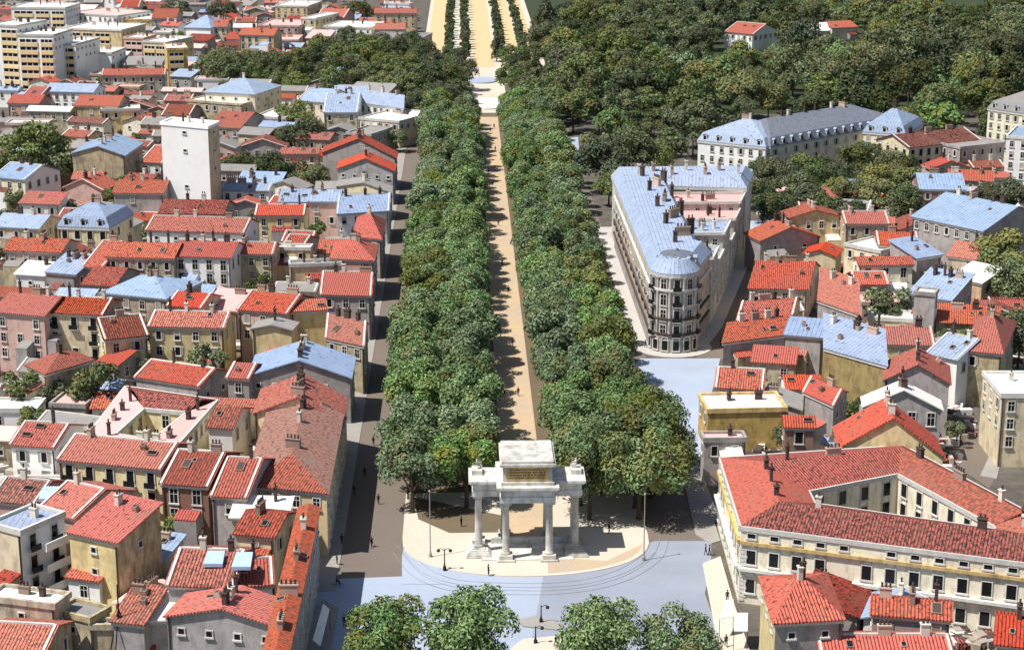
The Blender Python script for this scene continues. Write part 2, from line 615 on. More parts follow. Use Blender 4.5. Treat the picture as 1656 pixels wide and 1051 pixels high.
# the square
pxpoly('square', 'bluepave', [(520, 937), (700, 930), (1145, 1000), (1180, 1090), (520, 1090), (490, 1000)], 0.05)
pxpoly('square', 'bluepave', [(655, 928), (690, 905), (1050, 905), (1050, 965), (655, 965)], 0.04)
pxpoly('square_road', 'greyblue', [(880, 925), (1060, 875), (1150, 875), (1150, 915), (1140, 960), (1185, 1090), (850, 1090)], 0.07)
pxpoly('square_road', 'bluepave', [(650, 900), (660, 850), (700, 890), (720, 945), (650, 945)], 0.09)
pxpoly('crossing', 'bluepave', [(1035, 580), (1165, 580), (1150, 640), (1138, 700), (1125, 785), (1050, 785), (1040, 690), (1020, 600)], 0.08)
oval = []
for k in range(25):
    a = math.pi * k / 24
    oval.append(M(6 - 15.5 * math.sin(a) ** 0.8, -19.3 * math.cos(a)))
oval += [M(26, 19.3), M(26, -19.3)]
structure('plaza', oval, 'plaza', 0.0, 0.15)
structure('plaza_sand', [M(6 - 14.6 * math.sin(a) ** 0.8, -18.4 * math.cos(a), 0) for a in [math.pi * (0.55 + 0.4 * k / 10) for k in range(11)]] + [M(-4, 12), M(-2, 3)], 'sand', 0.17)
structure('plaza_painted_shade', [M(8, -12), M(8, -3), M(15, -3), M(24, -18), M(14, -17)], 'earth', 0.165)  # tree shade on the plaza, put in as a darker ground patch
# pavement round the flatiron block, street to its right
structure('pavement', [M(230, 26.8), M(112, 26.8)] + [M(112.5 + 8.2 * math.sin(a), 35 + 8.2 * math.cos(a)) for a in [math.radians(185 + 190 * k / 14) for k in range(15)]]
          + [M(128, 47.6), M(215, 69.5), M(232, 70)], 'pale_pave', 0.0, 0.17)
pxpoly('road', 'asphalt', [(1125, 578), (1170, 500), (1212, 392), (1240, 392), (1230, 430), (1190, 520), (1175, 582)], 0.03)
pxpoly('crossing', 'bluepave', [(1190, 362), (1260, 350), (1250, 392), (1205, 395)], 0.06)
pxpoly('side_street', 'bluepave', [(905, 225), (935, 222), (940, 300), (915, 300)], 0.06)
pxpoly('pavement', 'sidewalk', [(1108, 790), (1130, 783), (1150, 830), (1165, 875), (1150, 880), (1125, 865)], 0.0, 0.16)
pxpoly('pavement', 'plaza', [(1136, 912), (1165, 900), (1185, 970), (1215, 1060), (1165, 1070), (1150, 985)], 0.0, 0.14)
pxpoly('pavement', 'sidewalk', [(490, 1000), (522, 970), (548, 985), (530, 1080), (480, 1080)], 0.0, 0.16)
pxpoly('road', 'asphalt', [(1535, 745), (1600, 660), (1625, 590), (1660, 590), (1645, 700), (1600, 790)], 0.03)
pxpoly('pavement', 'sidewalk', [(1585, 770), (1622, 690), (1632, 690), (1612, 775)], 0.0, 0.14)
pxpoly('traffic_island', 'sidewalk', [(838, 1003), (870, 997), (905, 1008), (912, 1016), (900, 1020), (845, 1014)], 0.0, 0.25)
pxpoly('traffic_island', 'plaza', [(815, 1060), (845, 1035), (900, 1030), (922, 1045), (925, 1070)], 0.0, 0.25)
pxpoly('building_plot', 'stonelot', [(300, 905), (305, 850), (395, 850), (400, 905)], 0.05)
# beyond the round garden: the far promenade
strip('round_garden', 'plaza', 425, 505, -10, 8, 0.02)
strip('garden_lawn', 'lawn', 425, 2500, 24, 900, 0.01)
strip('avenue_bed', 'plaza', 505, 2200, -28, 28, 0.02)
strip('footpath', 'orange_sand', 560, 2200, -26, -17.5, 0.05)
strip('footpath', 'orange_sand', 560, 2200, -4.5, 5.0, 0.05)
strip('footpath', 'orange_sand', 560, 2200, 11, 17, 0.05)
strip('footpath', 'orange_sand', 560, 2200, 20.5, 25, 0.05)
for q in (0, 1):
    el = [M(452 + 14 * math.cos(a), -1 + 10 * math.sin(a)) for a in [2 * math.pi * k / 24 for k in range(24)]] if q == 0 else \
         [M(517 + 9 * math.cos(a), -1 + 6.5 * math.sin(a)) for a in [2 * math.pi * k / 24 for k in range(24)]]
    structure('pond' if q else 'basin', el, 'whiteflat' if q == 0 else 'bluepave', 0.06, 0.5)

# ------------------------------------------------------------------ houses
rng = random.Random(7)
FOOT = []           # (footprint polygon, silhouette px, label)


def inside(p, poly):
    c = False
    n = len(poly)
    for i in range(n):
        x1, y1 = poly[i][0], poly[i][1]
        x2, y2 = poly[(i + 1) % n][0], poly[(i + 1) % n][1]
        if (y1 > p[1]) != (y2 > p[1]) and p[0] < (x2 - x1) * (p[1] - y1) / (y2 - y1) + x1:
            c = not c
    return c


def solve(fn, target, lo, hi):
    """smallest-error parameter for a monotone fn (screen y falls as the parameter grows)"""
    for _ in range(50):
        m = (lo + hi) / 2
        if fn(m) > target:
            lo = m
        else:
            hi = m
    return (lo + hi) / 2


Z = Vector((0, 0, 1))


def facing(p, n):
    return n.dot(Vector((0, 0, CAMH)) - p) > 0


def wall_windows(root, p0, p1, h, floors, kind, origin, base=0.0, step=2.9, top=1.9, fl=3.2, limit=60, margin=0.0):
    """windows on the wall from p0 to p1 (outward on the right of p0->p1), counted down from the eave"""
    e = (p1 - p0)
    L = e.length
    n = Vector((e.y, -e.x, 0)).normalized()
    if L < 2.2 or not facing(p0, n):
        return
    step = max(step, L / 14)
    k = max(1, int((L - 1.0 - 2 * margin) / step))
    ang = math.atan2(e.y, e.x)
    for j in range(floors):
        z = h - top - j * fl
        if z < base + 1.2:
            break
        for i in range(k):
            if limit <= 0:
                return
            if rng.random() < 0.06:
                continue
            limit -= 1
            p = p0 + e * ((margin + (L - 2 * margin) * (i + 0.5) / k) / L)
            kd_ = rng.choice(('closed', 'half', 'shutter')) if kind in ('plain', 'shutter') and rng.random() < .32 else kind
            link('window', WIN[kd_], root, (p.x - origin.x, p.y - origin.y, z), ang)


def house(kind, x1, y1, x2, y2, yt, h, roof, wall, label=None, root=None, cat='house', name='house', av=False, f=2, sd=1, c=None, ya=None,
          sw=None, ch=None, verge=None, win=None, pitch=0.34, step=2.9, group=None, world=None, trimr=True, fl=3.2, wtop=1.9):
    """one house from its front eave (two points of the picture put back into space at eave height)"""
    if world:
        A, B, D = world
        d = D.length
    else:
        A, B = PX(x1, y1, h), PX(x2, y2, h)
    A0, B0 = A.copy(), B.copy()
    e = B - A
    W = e.length
    eu = e / W
    n = Vector((-eu.y, eu.x, 0))
    mid = (A + B) / 2
    if not world:
        D = (PX(c[0], c[1], h) - B) if c else None
        if D is not None:
            n = D.normalized()
        elif av:
            n = MD.copy()
    rise = 0
    if kind in 'PSHF' or kind == 'M':
        p = {'F': 0.0, 'S': 0.24}.get(kind, pitch)
        if kind == 'M':
            p = 0.55
        if D is None:
            s = solve(lambda q: proj(mid + n * q + Z * (p * q))[1], yt, 0.5, 30)
            s = min(max(s, 2.0), 26 if kind == 'F' else 13)
            D = n * (s if kind in 'SF' else 2 * s)
        d = D.length
        rise = p * (d if kind == 'S' else d / 2)
    elif kind == 'G':
        rise = solve(lambda q: proj(mid + Z * q)[1], ya, 0.3, 9) if ya else pitch * W / 2
        if D is None:
            d = solve(lambda q: proj(mid + n * q + Z * rise)[1], yt, 2, 60)
            D = n * min(max(d, 4), 40)
        d = D.length
    elif kind == 'Q':
        rise = pitch * W / 2
        ins = solve(lambda q: proj(mid + n * q + Z * rise)[1], ya, 0.5, 30)
        if D is None:
            d = solve(lambda q: proj(mid + n * q + Z * rise)[1], yt, 2, 60)
            D = n * max(d, ins + 2)
        d = D.length
    origin = Vector((mid.x, mid.y, 0))
    own = root is None
    if own:
        root = thing(name, label, cat, origin, 0, group)
    else:
        origin = root.location.copy()

    def Q(u, v, z):          # u along the front, v to the back (metres), z over the eave
        return A + eu * u + (D / d) * v + Z * z
    # ---- walls
    sw = sw or wall
    b = MB()
    g = lambda p: Vector((p.x, p.y, 0))
    C4 = [A, B, B + D, A + D]
    top = [p.copy() for p in C4]
    b.poly([g(A), g(B), B, A], 0)
    b.poly([g(B + D), g(A + D), A + D, B + D], 1)
    if kind == 'P':
        b.poly([g(B), g(B + D), B + D, Q(W, d / 2, rise), B], 1)
        b.poly([g(A + D), g(A), A, Q(0, d / 2, rise), A + D], 1)
    elif kind == 'G':
        b.f.pop(), b.m.pop(), b.f.pop(), b.m.pop()
        b.poly([g(A), g(B), B, Q(W / 2, 0, rise), A], 0)
        b.poly([g(B + D), g(A + D), A + D, Q(W / 2, d, rise), B + D], 1)
        b.poly([g(B), g(B + D), B + D, B], 1)
        b.poly([g(A + D), g(A), A, A + D], 1)
    elif kind == 'S':
        b.poly([g(B), g(B + D), B + D + Z * rise, B], 1)
        b.poly([g(A + D), g(A), A, A + D + Z * rise], 1)
        b.poly([A + D, B + D, B + D + Z * rise, A + D + Z * rise], 1)
    else:
        b.poly([g(B), g(B + D), B + D, B], 1)
        b.poly([g(A + D), g(A), A, A + D], 1)
    b.build('wall', [wall, sw], root, origin)
    # ---- roof
    o = 0.45
    r = MB()
    lift = 0.24
    Qr = lambda u, v, z: Q(u, v, z + lift)
    if kind == 'P':
        q = 2 * rise / d
        a = -o * q
        r.slab([[Qr(-o, -o, a), Qr(W + o, -o, a), Qr(W + o, d / 2, rise), Qr(-o, d / 2, rise)],
                [Qr(-o, d / 2, rise), Qr(W + o, d / 2, rise), Qr(W + o, d + o, a), Qr(-o, d + o, a)]])
        ridge = lambda k: Q(W * k, d / 2, rise)
    elif kind == 'S':
        q = rise / d
        r.slab([[Qr(-o, -o, -o * q), Qr(W + o, -o, -o * q), Qr(W + o, d + o, rise + o * q), Qr(-o, d + o, rise + o * q)]])
        ridge = lambda k: Q(W * k, d * 0.8, rise * 0.8)
    elif kind == 'G':
        q = 2 * rise / W
        a = -o * q
        r.slab([[Qr(-o, -o, a), Qr(W / 2, -o, rise), Qr(W / 2, d + o, rise), Qr(-o, d + o, a)],
                [Qr(W / 2, -o, rise), Qr(W + o, -o, a), Qr(W + o, d + o, a), Qr(W / 2, d + o, rise)]])
        ridge = lambda k: Q(W / 2, d * k, rise)
    elif kind in 'HM' and kind != 'M':
        i = min(d / 2, W * 0.45)
        q = 2 * rise / d
        a = -o * q
        r.slab([[Qr(-o, -o, a), Qr(W + o, -o, a), Qr(W - i, d / 2, rise), Qr(i, d / 2, rise)],
                [Qr(W + o, d + o, a), Qr(-o, d + o, a), Qr(i, d / 2, rise), Qr(W - i, d / 2, rise)],
                [Qr(W + o, -o, a), Qr(W + o, d + o, a), Qr(W - i, d / 2, rise)],
                [Qr(-o, d + o, a), Qr(-o, -o, a), Qr(i, d / 2, rise)]])
        ridge = lambda k: Q(i + (W - 2 * i) * k, d / 2, rise)
    elif kind == 'Q':
        a = -o * 2 * rise / W
        r.slab([[Qr(-o, -o, a), Qr(W + o, -o, a), Qr(W / 2, ins, rise)]], .22, 1)
        r.slab([[Qr(-o, d + o, a), Qr(-o, -o, a), Qr(W / 2, ins, rise), Qr(W / 2, d + o, rise)],
                [Qr(W + o, -o, a), Qr(W + o, d + o, a), Qr(W / 2, d + o, rise), Qr(W / 2, ins, rise)]])
        ridge = lambda k: Q(W / 2, ins + (d - ins) * k, rise)
    elif kind == 'M':
        i1, z1 = 1.1, min(2.4, rise * 0.62)
        i2 = min(d / 2, W * 0.45)
        o = 0.25
        q1 = [(-o, -o), (W + o, -o), (W + o, d + o), (-o, d + o)]
        q2 = [(i1, i1), (W - i1, i1), (W - i1, d - i1), (i1, d - i1)]
        lo = [Qr(u, v, 0) for u, v in q1]
        hi = [Qr(u, v, z1) for u, v in q2]
        e1, e2 = Qr(i2, d / 2, rise), Qr(W - i2, d / 2, rise)
        fcs = [[lo[k], lo[(k + 1) % 4], hi[(k + 1) % 4], hi[k]] for k in range(4)]
        fcs += [[hi[0], hi[1], e2, e1], [hi[2], hi[3], e1, e2], [hi[1], hi[2], e2], [hi[3], hi[0], e1]]
        r.slab(fcs)
        ridge = lambda k: Q(i2 + (W - 2 * i2) * k, d / 2, rise)
    else:                     # flat with a parapet
        r.slab([[Q(0.3, 0.3, 0.05), Q(W - 0.3, 0.3, 0.05), Q(W - 0.3, d - 0.3, 0.05), Q(0.3, d - 0.3, 0.05)]])
        ridge = lambda k: Q(W * (0.15 + 0.7 * k), d * 0.65, -0.3)
    ro = r.build('roof', [roof, R if roof == SA else roof], root, origin)
    # ---- trim: parapet, eave cornice, verges
    b = MB()

    def bar(p, q_, wd, z0, z1):
        dd = (q_ - p)
        dd.z = 0
        m = Vector((-dd.y, dd.x, 0)).normalized() * wd
        b.hexa([p - m + Z * z0, q_ - m + Z * z0, q_ + m + Z * z0, p + m + Z * z0],
               [p - m + Z * z1, q_ - m + Z * z1, q_ + m + Z * z1, p + m + Z * z1])
    if kind == 'F':
        for k in range(4):
            p, q_ = C4[k], C4[(k + 1) % 4]
            u = (q_ - p).normalized() * 0.22
            bar(p - u, q_ + u * 0.999 - u * 2, 0.22, -0.35, 0.5)
        b.build('parapet', ['trim' if wall in ('white', 'cream', 'limestone', 'yellow') else wall], root, origin)
    else:
        if verge is None:
            verge = rng.random() < 0.5
        done = False
        if kind in 'PG' and verge:
            if kind == 'P':
                segs = [(Q(0, -o, -o * 2 * rise / d), Q(0, d / 2, rise)), (Q(W, -o, -o * 2 * rise / d), Q(W, d / 2, rise))]
                if rng.random() < 0.6:
                    segs.append((Q(0.2, d / 2, rise), Q(W - 0.2, d / 2, rise)))
            else:
                segs = [(Q(-o, 0, -o * 2 * rise / W), Q(W / 2, 0, rise)), (Q(W / 2, 0, rise), Q(W + o, 0, -o * 2 * rise / W))]
            for p, q_ in segs:
                bar(p, q_, 0.17, 0.0, 0.42)
            done = True
        if trimr:
            u = 0.2
            if kind in 'PSHMQ':
                bar(Q(-u, -0.12, -0.55), Q(W + u, -0.12, -0.55), 0.13, 0, 0.5)
                done = True
            if kind in 'GQHM':
                for uu, sgn in ((0, -1), (W, 1)):
                    bar(Q(uu + sgn * 0.12, 0.02, -0.55), Q(uu + sgn * 0.12, d, -0.55), 0.13, 0, 0.5)
                done = True
        if done:
            b.build('cornice', ['trim'], root, origin)
    # ---- windows
    wk = win or ('shutter' if rng.random() < 0.4 else 'plain')
    if f:
        wall_windows(root, A, B, h, f, wk, origin, step=step, fl=fl, top=wtop)
    if sd:
        wall_windows(root, B, B + D, h, sd, wk, origin, step=step + 0.6, fl=fl, top=wtop)
        wall_windows(root, A + D, A, h, sd, wk, origin, step=step + 0.6, fl=fl, top=wtop)
    if own and not world and name == 'house' and W > 5:
        b = MB()
        p = Q(rng.choice((0.25, W - 0.25)), -.12, 0)
        b.box(p.x - .09, p.y - .09, 0, p.x + .09, p.y + .09, h - .1)
        b.build('downpipe', ['soot'], root, origin)
        for q in range(rng.choice((0, 1, 1, 2))):
            aw, ad, ah = rng.uniform(2.5, min(5.5, W * .6)), rng.uniform(1.8, 3.6), rng.uniform(.35, .72) * h
            u0 = rng.uniform(0.3, W - aw - .3) + .003 * q
            nf = Vector((eu.y, -eu.x, 0))
            p = [A + eu * u0 + nf * .004, A + eu * (u0 + aw) + nf * .004, A + eu * (u0 + aw) + nf * ad, A + eu * u0 + nf * ad][::-1]
            if any(abs(toST(x)[1]) < 32 for x in p) or any(inside(x, ft[0]) for ft in FOOT[-60:] for x in p):
                continue
            hs = [ah, ah, ah + ad * .3, ah + ad * .3]
            b = MB()
            for k in range(4):
                j = (k + 1) % 4
                b.poly([g(p[k]), g(p[j]), g(p[j]) + Z * hs[j], g(p[k]) + Z * hs[k]], 0)
            b.slab([[g(p[k]) + Z * (hs[k] + .2) for k in range(4)]], .16, 1)
            b.build('lean_to', [rng.choice((wall, GY, TA, WT)), rng.choice((R, DK, DK, GR, ZI, WH))], root, origin)
    # ---- chimneys, dormers
    nch = (ch + (1 if ch and W > 9 else 0)) if ch is not None else (rng.choice((1, 1, 2, 2, 3)) if W > 6 else 1)
    for k in range(nch):
        kk = 0.06 + 0.88 * ((k + 0.5 + rng.uniform(-.3, .3)) / nch)
        p = ridge(kk)
        link('chimney', rng.choice(CHIM), ro, p - origin + Vector((0, 0, 0.1)), math.atan2(eu.y, eu.x) + rng.choice((0, math.pi / 2)))
    if kind in 'PSG' and roof in (R, DK, ZI):
        for q in range(rng.choice((0, 1, 1, 2, 2))):
            u, v = rng.uniform(.12, .88), rng.uniform(.15, .40)
            if kind == 'P':
                p, ax, sl_ = Q(W * u, d * v, rise * 2 * v), eu, math.atan(2 * rise / d)
            elif kind == 'S':
                p, ax, sl_ = Q(W * u, d * 2 * v, rise * 2 * v), eu, math.atan(rise / d)
            else:
                v = v if rng.random() < .5 else 1 - v
                p = Q(W * v, d * u, rise * 2 * min(v, 1 - v))
                ax, sl_ = (D / d, -math.atan(2 * rise / W)) if v < .5 else (D / d, math.atan(2 * rise / W))
            o_ = link('roof_hatch', rng.choice(HATCH), ro, p - origin + Z * .26)
            o_.rotation_mode = 'QUATERNION'
            o_.rotation_quaternion = Matrix.Rotation(sl_, 3, ax).to_quaternion() @ Matrix.Rotation(math.atan2(ax.y, ax.x), 3, 'Z').to_quaternion()
    if kind == 'M':
        k = max(1, int(W / 4.2))
        for i in range(k):
            p = Q(W * (i + 0.5) / k, 0.25, 0.3)
            link('dormer', DORMER, ro, p - origin, math.atan2(eu.y, eu.x))
    # ---- register for the fill-in pass
    pts = [g(p) for p in C4]
    sil = [proj(p) for p in C4] + [proj(p - Z * min(h, 4)) for p in C4] + [proj(ridge(0)), proj(ridge(1))]
    FOOT.append((pts, sil, label, origin, max(W, d)))
    return root


R, DK, SA, ZI, SL, PK, WH, GR = 'red', 'rust', 'salmon', 'zinc', 'slate', 'pinkflat', 'whiteflat', 'greyflat'
Y, CR, WT, PI_, TA, GY, STN, OC, BR, LM = 'yellow', 'cream', 'white', 'pink', 'tan', 'grey', 'stone', 'ochre', 'brick', 'limestone'
T = [
 # ---------------- left block, front to back
 ('P', -30, 1054, 68, 1060, 1010, 7, R, TA, dict(f=0, ch=0, verge=True), 'plain red roof cut by the bottom left picture corner'),
 ('F', -20, 967, 88, 981, 955, 9, WH, TA, dict(f=2, win='small', ch=1, step=5), 'low tan wall house with littered white terrace, lower left'),
 ('F', 89, 989, 145, 1003, 978, 7, GR, TA, dict(f=1, win='small', ch=0), 'squat grey-tan annexe with two dark openings, lower left'),
 ('F', 146, 1014, 303, 1013, 1004, 6, GR, TA, dict(f=0, sd=0, ch=0), 'long blank tan boundary house behind the tripod mast'),
 ('S', 183, 1004, 232, 1009, 950, 8, R, GY, dict(f=0, ch=1), 'small steep red roof right behind the tripod mast'),
 ('S', 240, 1003, 290, 1000, 962, 7.5, WH, GY, dict(f=0, ch=0), 'whitewashed lean-to roof beside the steep red roof'),
 ('G', 270, 996, 452, 1014, 950, 10, R, GY, dict(ya=984, f=1, win='small', verge=False), 'broad red gabled house with blue skylights in front, bottom'),
 ('F', -18, 848, 33, 862, 825, 14, ZI, Y, dict(f=0, sd=3, win='balcony', sw='white', ch=1), 'yellow block with white balconies and pale blue roof, left edge'),
 ('S', 112, 860, 190, 877, 808, 13, R, Y, dict(f=2, win='small', sw=TA, ch=1, step=6), 'tall yellow house with steep red roof and blank tan side'),
 ('S', 110, 932, 160, 939, 908, 7, R, WT, dict(f=1, win='plain', ch=0), 'white-fronted annexe with a small red lean-to roof'),
 ('P', 62, 824, 120, 838, 786, 12, R, PI_, dict(f=0, ch=1), 'mottled red roof with blue skylight panel, left side'),
 ('P', -14, 808, 55, 815, 776, 11, DK, PI_, dict(f=0, ch=1), 'dark red roof touching the left picture edge, behind balconies'),
 ('P', 95, 742, 260, 758, 711, 13, R, Y, dict(f=3, win='balcony', ch=1, verge=True, sw=GY), 'stately yellow house with mottled red roof and balconies'),
 ('P', 18, 718, 88, 723, 685, 10, R, WT, dict(f=2, ch=1), 'white house with bright red roof left of the stately yellow house'),
 ('P', 337, 690, 375, 692, 659, 10, DK, WT, dict(f=0, ch=0), 'little dark red roof right of the courtyard palace'),
 ('G', 412, 668, 552, 684, 606, 10, R, Y, dict(av=True, ya=643, f=0, ch=3, verge=False), 'bright red gable roof on the left avenue with yellow chimneys'),
 ('Q', 398, 783, 528, 797, 648, 10.5, SA, Y, dict(av=True, ya=735, f=1, sd=3, win='plain', ch=2, pitch=0.3), 'avenue corner house with large pale salmon tiled roof'),
 ('S', 375, 836, 462, 838, 806, 9, WH, GY, dict(f=0, ch=1), 'white sheet roofed shed behind the avenue corner, lower left'),
 ('P', 382, 862, 442, 868, 828, 10, DK, Y, dict(f=1, ch=1), 'small dark red roof with yellow wall beneath the white shed'),
 ('G', 428, 1062, 462, 1062, 812, 11.4, R, GY, dict(c=(514, 822), f=0, sd=3, ch=4, verge=False, win='tall'), 'long red-roofed house along the dark street, bottom left of avenue'),
 ('P', 272, 945, 376, 949, 890, 11, R, GY, dict(f=0, ch=2), 'red roof carrying two square blue skylights, lower left'),
 ('P', 376, 948, 440, 944, 905, 10, R, WT, dict(f=1, ch=1), 'red ribbed gable roof right of the two blue skylights'),
 ('P', 262, 781, 336, 786, 731, 12, DK, BR, dict(f=3, win='tall', ch=2), 'brick house with white framed windows and dark red roof'),
 ('P', 343, 801, 398, 804, 742, 11, DK, GY, dict(f=1, ch=1, verge=True), 'narrow dark red roof between brick house and salmon roof'),
 ('H', 43, 590, 74, 604, 558, 9, R, Y, dict(c=(150, 582), f=1, sw=TA, ch=1), 'detached yellow house with bright red hipped roof, left'),
 ('P', 220, 609, 322, 624, 590, 8, R, GY, dict(f=0, ch=1), 'low red roof standing above the courtyard palace'),
 ('P', 368, 610, 402, 612, 588, 9, R, GY, dict(f=1, ch=0), 'tiny red roof with grey wall, right of the round tree'),
 ('P', 241, 527, 361, 530, 505, 11, R, Y, dict(f=2, sw=Y, ch=2), 'house with yellow gable, white yard wall and red roof'),
 ('P', 170, 549, 238, 542, 513, 10, DK, Y, dict(f=2, ch=1), 'narrow yellow house with dark red tilted roof'),
 ('S', 158, 586, 190, 591, 567, 6, R, GY, dict(f=0, ch=0), 'small red lean-to under the balconied yellow block'),
 ('P', 72, 505, 166, 509, 482, 13, R, Y, dict(f=3, win='balcony', sw=TA, ch=2), 'balconied yellow block under a bright red roof, left'),
 ('P', -10, 504, 71, 511, 477, 13, R, PI_, dict(f=3, sd=1, ch=2), 'pinkish house with bright red roof at the left edge'),
 ('H', 166, 473, 268, 483, 446, 11, ZI, TA, dict(f=2, ch=2), 'tan house with patched pale blue hipped roof, left block'),
 ('P', 272, 494, 325, 498, 474, 11, R, TA, dict(f=1, ch=1), 'red roof right of the patched pale blue one'),
 ('S', 332, 500, 384, 503, 470, 9, PK, GY, dict(f=0, ch=1), 'dusty pink sheet roof between two red roofs'),
 ('P', 386, 500, 464, 507, 474, 12, R, PI_, dict(f=2, ch=2), 'pink-walled house with mottled red roof, mid left'),
 ('G', 408, 532, 471, 534, 515, 11, GR, Y, dict(ya=526, f=0, sd=0, ch=1), 'blank yellow gable standing above a blue gabled roof'),
 ('S', 471, 504, 527, 501, 487, 12, R, Y, dict(f=0, sd=0, ch=0), 'blank yellow wall topped by a thin red strip roof'),
 ('G', 404, 607, 566, 611, 552, 9, ZI, GY, dict(av=True, ya=583, f=1, sd=2, win='small', ch=4), 'wide pale blue gable roof on the left avenue'),
 ('P', 527, 546, 588, 559, 515, 10, R, TA, dict(av=True, f=1, sd=2, ch=2), 'red roof with two skylights beside the dark avenue edge'),
 ('P', 519, 476, 599, 478, 441, 10, R, GY, dict(av=True, f=1, sd=2, ch=2), 'mottled red avenue roof with a white roof hatch'),
 ('H', 536, 418, 604, 421, 389, 10, R, PI_, dict(av=True, f=1, sd=2, ch=2), 'orange-red hipped roof on the avenue, third from the far end'),
 ('H', 572, 383, 616, 387, 346, 10, R, GY, dict(av=True, f=1, sd=2, ch=1), 'steep pyramid-like red roof beside the avenue'),
 ('P', 546, 346, 628, 341, 316, 9, ZI, WT, dict(av=True, f=1, sd=2, ch=2), 'large plain blue roof meeting the avenue, left side'),
 ('P', 499, 326, 548, 326, 308, 10, ZI, PI_, dict(f=2, ch=1), 'blue roof over a pink wall with tall windows'),
 ('S', 452, 327, 498, 327, 308, 9, ZI, WT, dict(f=0, ch=1), 'narrow blue roof left of the tall-windowed pink wall'),
 ('P', 413, 348, 491, 348, 332, 9, R, Y, dict(f=2, ch=2), 'yellow house under a flat-looking red roof, mid left'),
 ('P', 358, 307, 434, 309, 297, 8, ZI, WT, dict(f=2, ch=3), 'low blue roof over white columns, beside the white tower'),
 ('P', 459, 396, 491, 398, 381, 8, R, GY, dict(f=1, ch=0), 'little red roof above the flat yellow house'),
 ('F', 441, 402, 501, 403, 397, 9, WH, Y, dict(f=2, ch=1), 'flat-topped yellow house with white edges, mid left'),
 ('F', 469, 430, 551, 427, 422, 9, GR, Y, dict(f=0, sd=0, ch=2), 'big blank yellow wall below the flat yellow house'),
 ('P', 172, 415, 280, 418, 393, 11, R, TA, dict(f=2, ch=2), 'long red roof, left end of the terraced row'),
 ('P', 281, 414, 372, 417, 391, 11, R, WT, dict(f=2, win='tall', ch=3), 'red roof over tall white windows in the terraced row'),
 ('P', 373, 410, 440, 411, 393, 10, R, TA, dict(f=2, ch=1), 'red roof closing the terraced row on the right'),
 ('P', 135, 431, 165, 433, 391, 9, R, GY, dict(f=0, ch=1), 'steep red roof between blue shed and terraced row'),
 ('P', 8, 405, 98, 408, 386, 10, R, PI_, dict(f=2, ch=2), 'pink house with bright red roof near the left edge'),
 ('S', 75, 440, 122, 444, 412, 8, ZI, GY, dict(f=0, ch=3), 'tilted pale blue shed roof with black chimney pipes'),
 ('P', 134, 460, 184, 463, 433, 8, DK, GY, dict(f=0, ch=0), 'dark red roof below the steep red one, left'),
 ('P', 237, 372, 394, 377, 352, 10, R, WT, dict(f=2, win='small', step=4, ch=2, verge=True), 'long white house with straight red roof'),
 ('P', 258, 345, 360, 347, 324, 8, DK, GY, dict(f=0, ch=1), 'dark red roof just behind the long white house'),
 ('M', 94, 367, 176, 370, 328, 10, ZI, Y, dict(f=2, win='arch', ch=1), 'yellow villa with pale blue mansard roof and dormers'),
 ('S', 32, 329, 94, 331, 312, 8, R, WT, dict(f=1, ch=0), 'small white house with flat bright red roof, left edge'),
 ('P', -10, 286, 40, 291, 266, 10, ZI, CR, dict(f=2, sw=WT, ch=1), 'cream house with pale blue roof beside the left tree clump'),
 ('P', -10, 366, 62, 370, 347, 8, ZI, Y, dict(f=2, ch=1), 'low yellow house with pale blue roof, left picture edge'),
 ('G', 103, 304, 165, 308, 281, 8, R, PI_, dict(ya=291, f=0, sd=0, ch=1), 'blank pink gable in front of the tan blue-roofed house'),
 ('P', 184, 312, 263, 313, 292, 9, R, GY, dict(f=1, ch=2), 'rusty red roof left of the foot of the white tower'),
 ('F', 260, 200, 336, 207, 192, 27, WH, 'whitewash', dict(f=5, sd=5, win='slit', step=40, fl=5, ch=2, sw=Y, c=(354, 199), name='tower_block', cat='tower block'), 'tall white tower block with one column of slit windows'),
 ('G', 117, 248, 201, 252, 207, 13, ZI, TA, dict(ya=237, c=(230, 232), f=0, sd=2, ch=3), 'tan gabled house with long pale blue roof, upper left'),
 ('P', 228, 262, 262, 264, 237, 9, R, WT, dict(f=1, ch=0), 'red roof wedged between tan gable and white tower'),
 ('H', 330, 149, 412, 153, 127, 14, ZI, CR, dict(f=3, sd=3, sw=Y, ch=1, win='small', step=4), 'tall cream block with pale blue hipped roof, upper left'),
 ('F', 303, 163, 392, 170, 156, 11, WH, TA, dict(f=1, ch=1), 'tan flat house in front of the cream hipped block'),
 ('P', 337, 205, 388, 208, 181, 8, R, GY, dict(f=1, ch=1), 'broken-up red roof below the tan flat house'),
 ('F', 412, 190, 461, 192, 178, 9, WH, WT, dict(f=2, ch=1), 'white flat-roofed house beside dark trees, upper left'),
 ('F', 164, 179, 226, 177, 172, 9, WH, Y, dict(f=1, ch=1), 'plain yellow flat-roofed house, upper left'),
 ('P', 121, 171, 190, 172, 155, 10, R, TA, dict(f=1, ch=0), 'brown-walled house with plain red roof, upper left'),
 ('P', 13, 167, 62, 168, 154, 9, R, PI_, dict(f=1, ch=0), 'pink-walled red roof beneath the white apartment slabs'),
 ('P', 38, 155, 66, 156, 141, 9, R, PI_, dict(f=0, ch=0), 'small red roof perched behind the pink-walled one'),
 ('P', 72, 148, 150, 150, 136, 10, ZI, WT, dict(f=2, ch=0), 'grey-blue roofed house with white pilasters, upper left'),
 ('P', 165, 122, 266, 121, 112, 11, R, TA, dict(f=2, ch=3, sw=WT), 'wide red-roofed tan house in front of the yellow offices'),
 ('P', 262, 187, 306, 188, 170, 8, DK, GY, dict(f=0, ch=0), 'dark red roof behind the white tower top'),
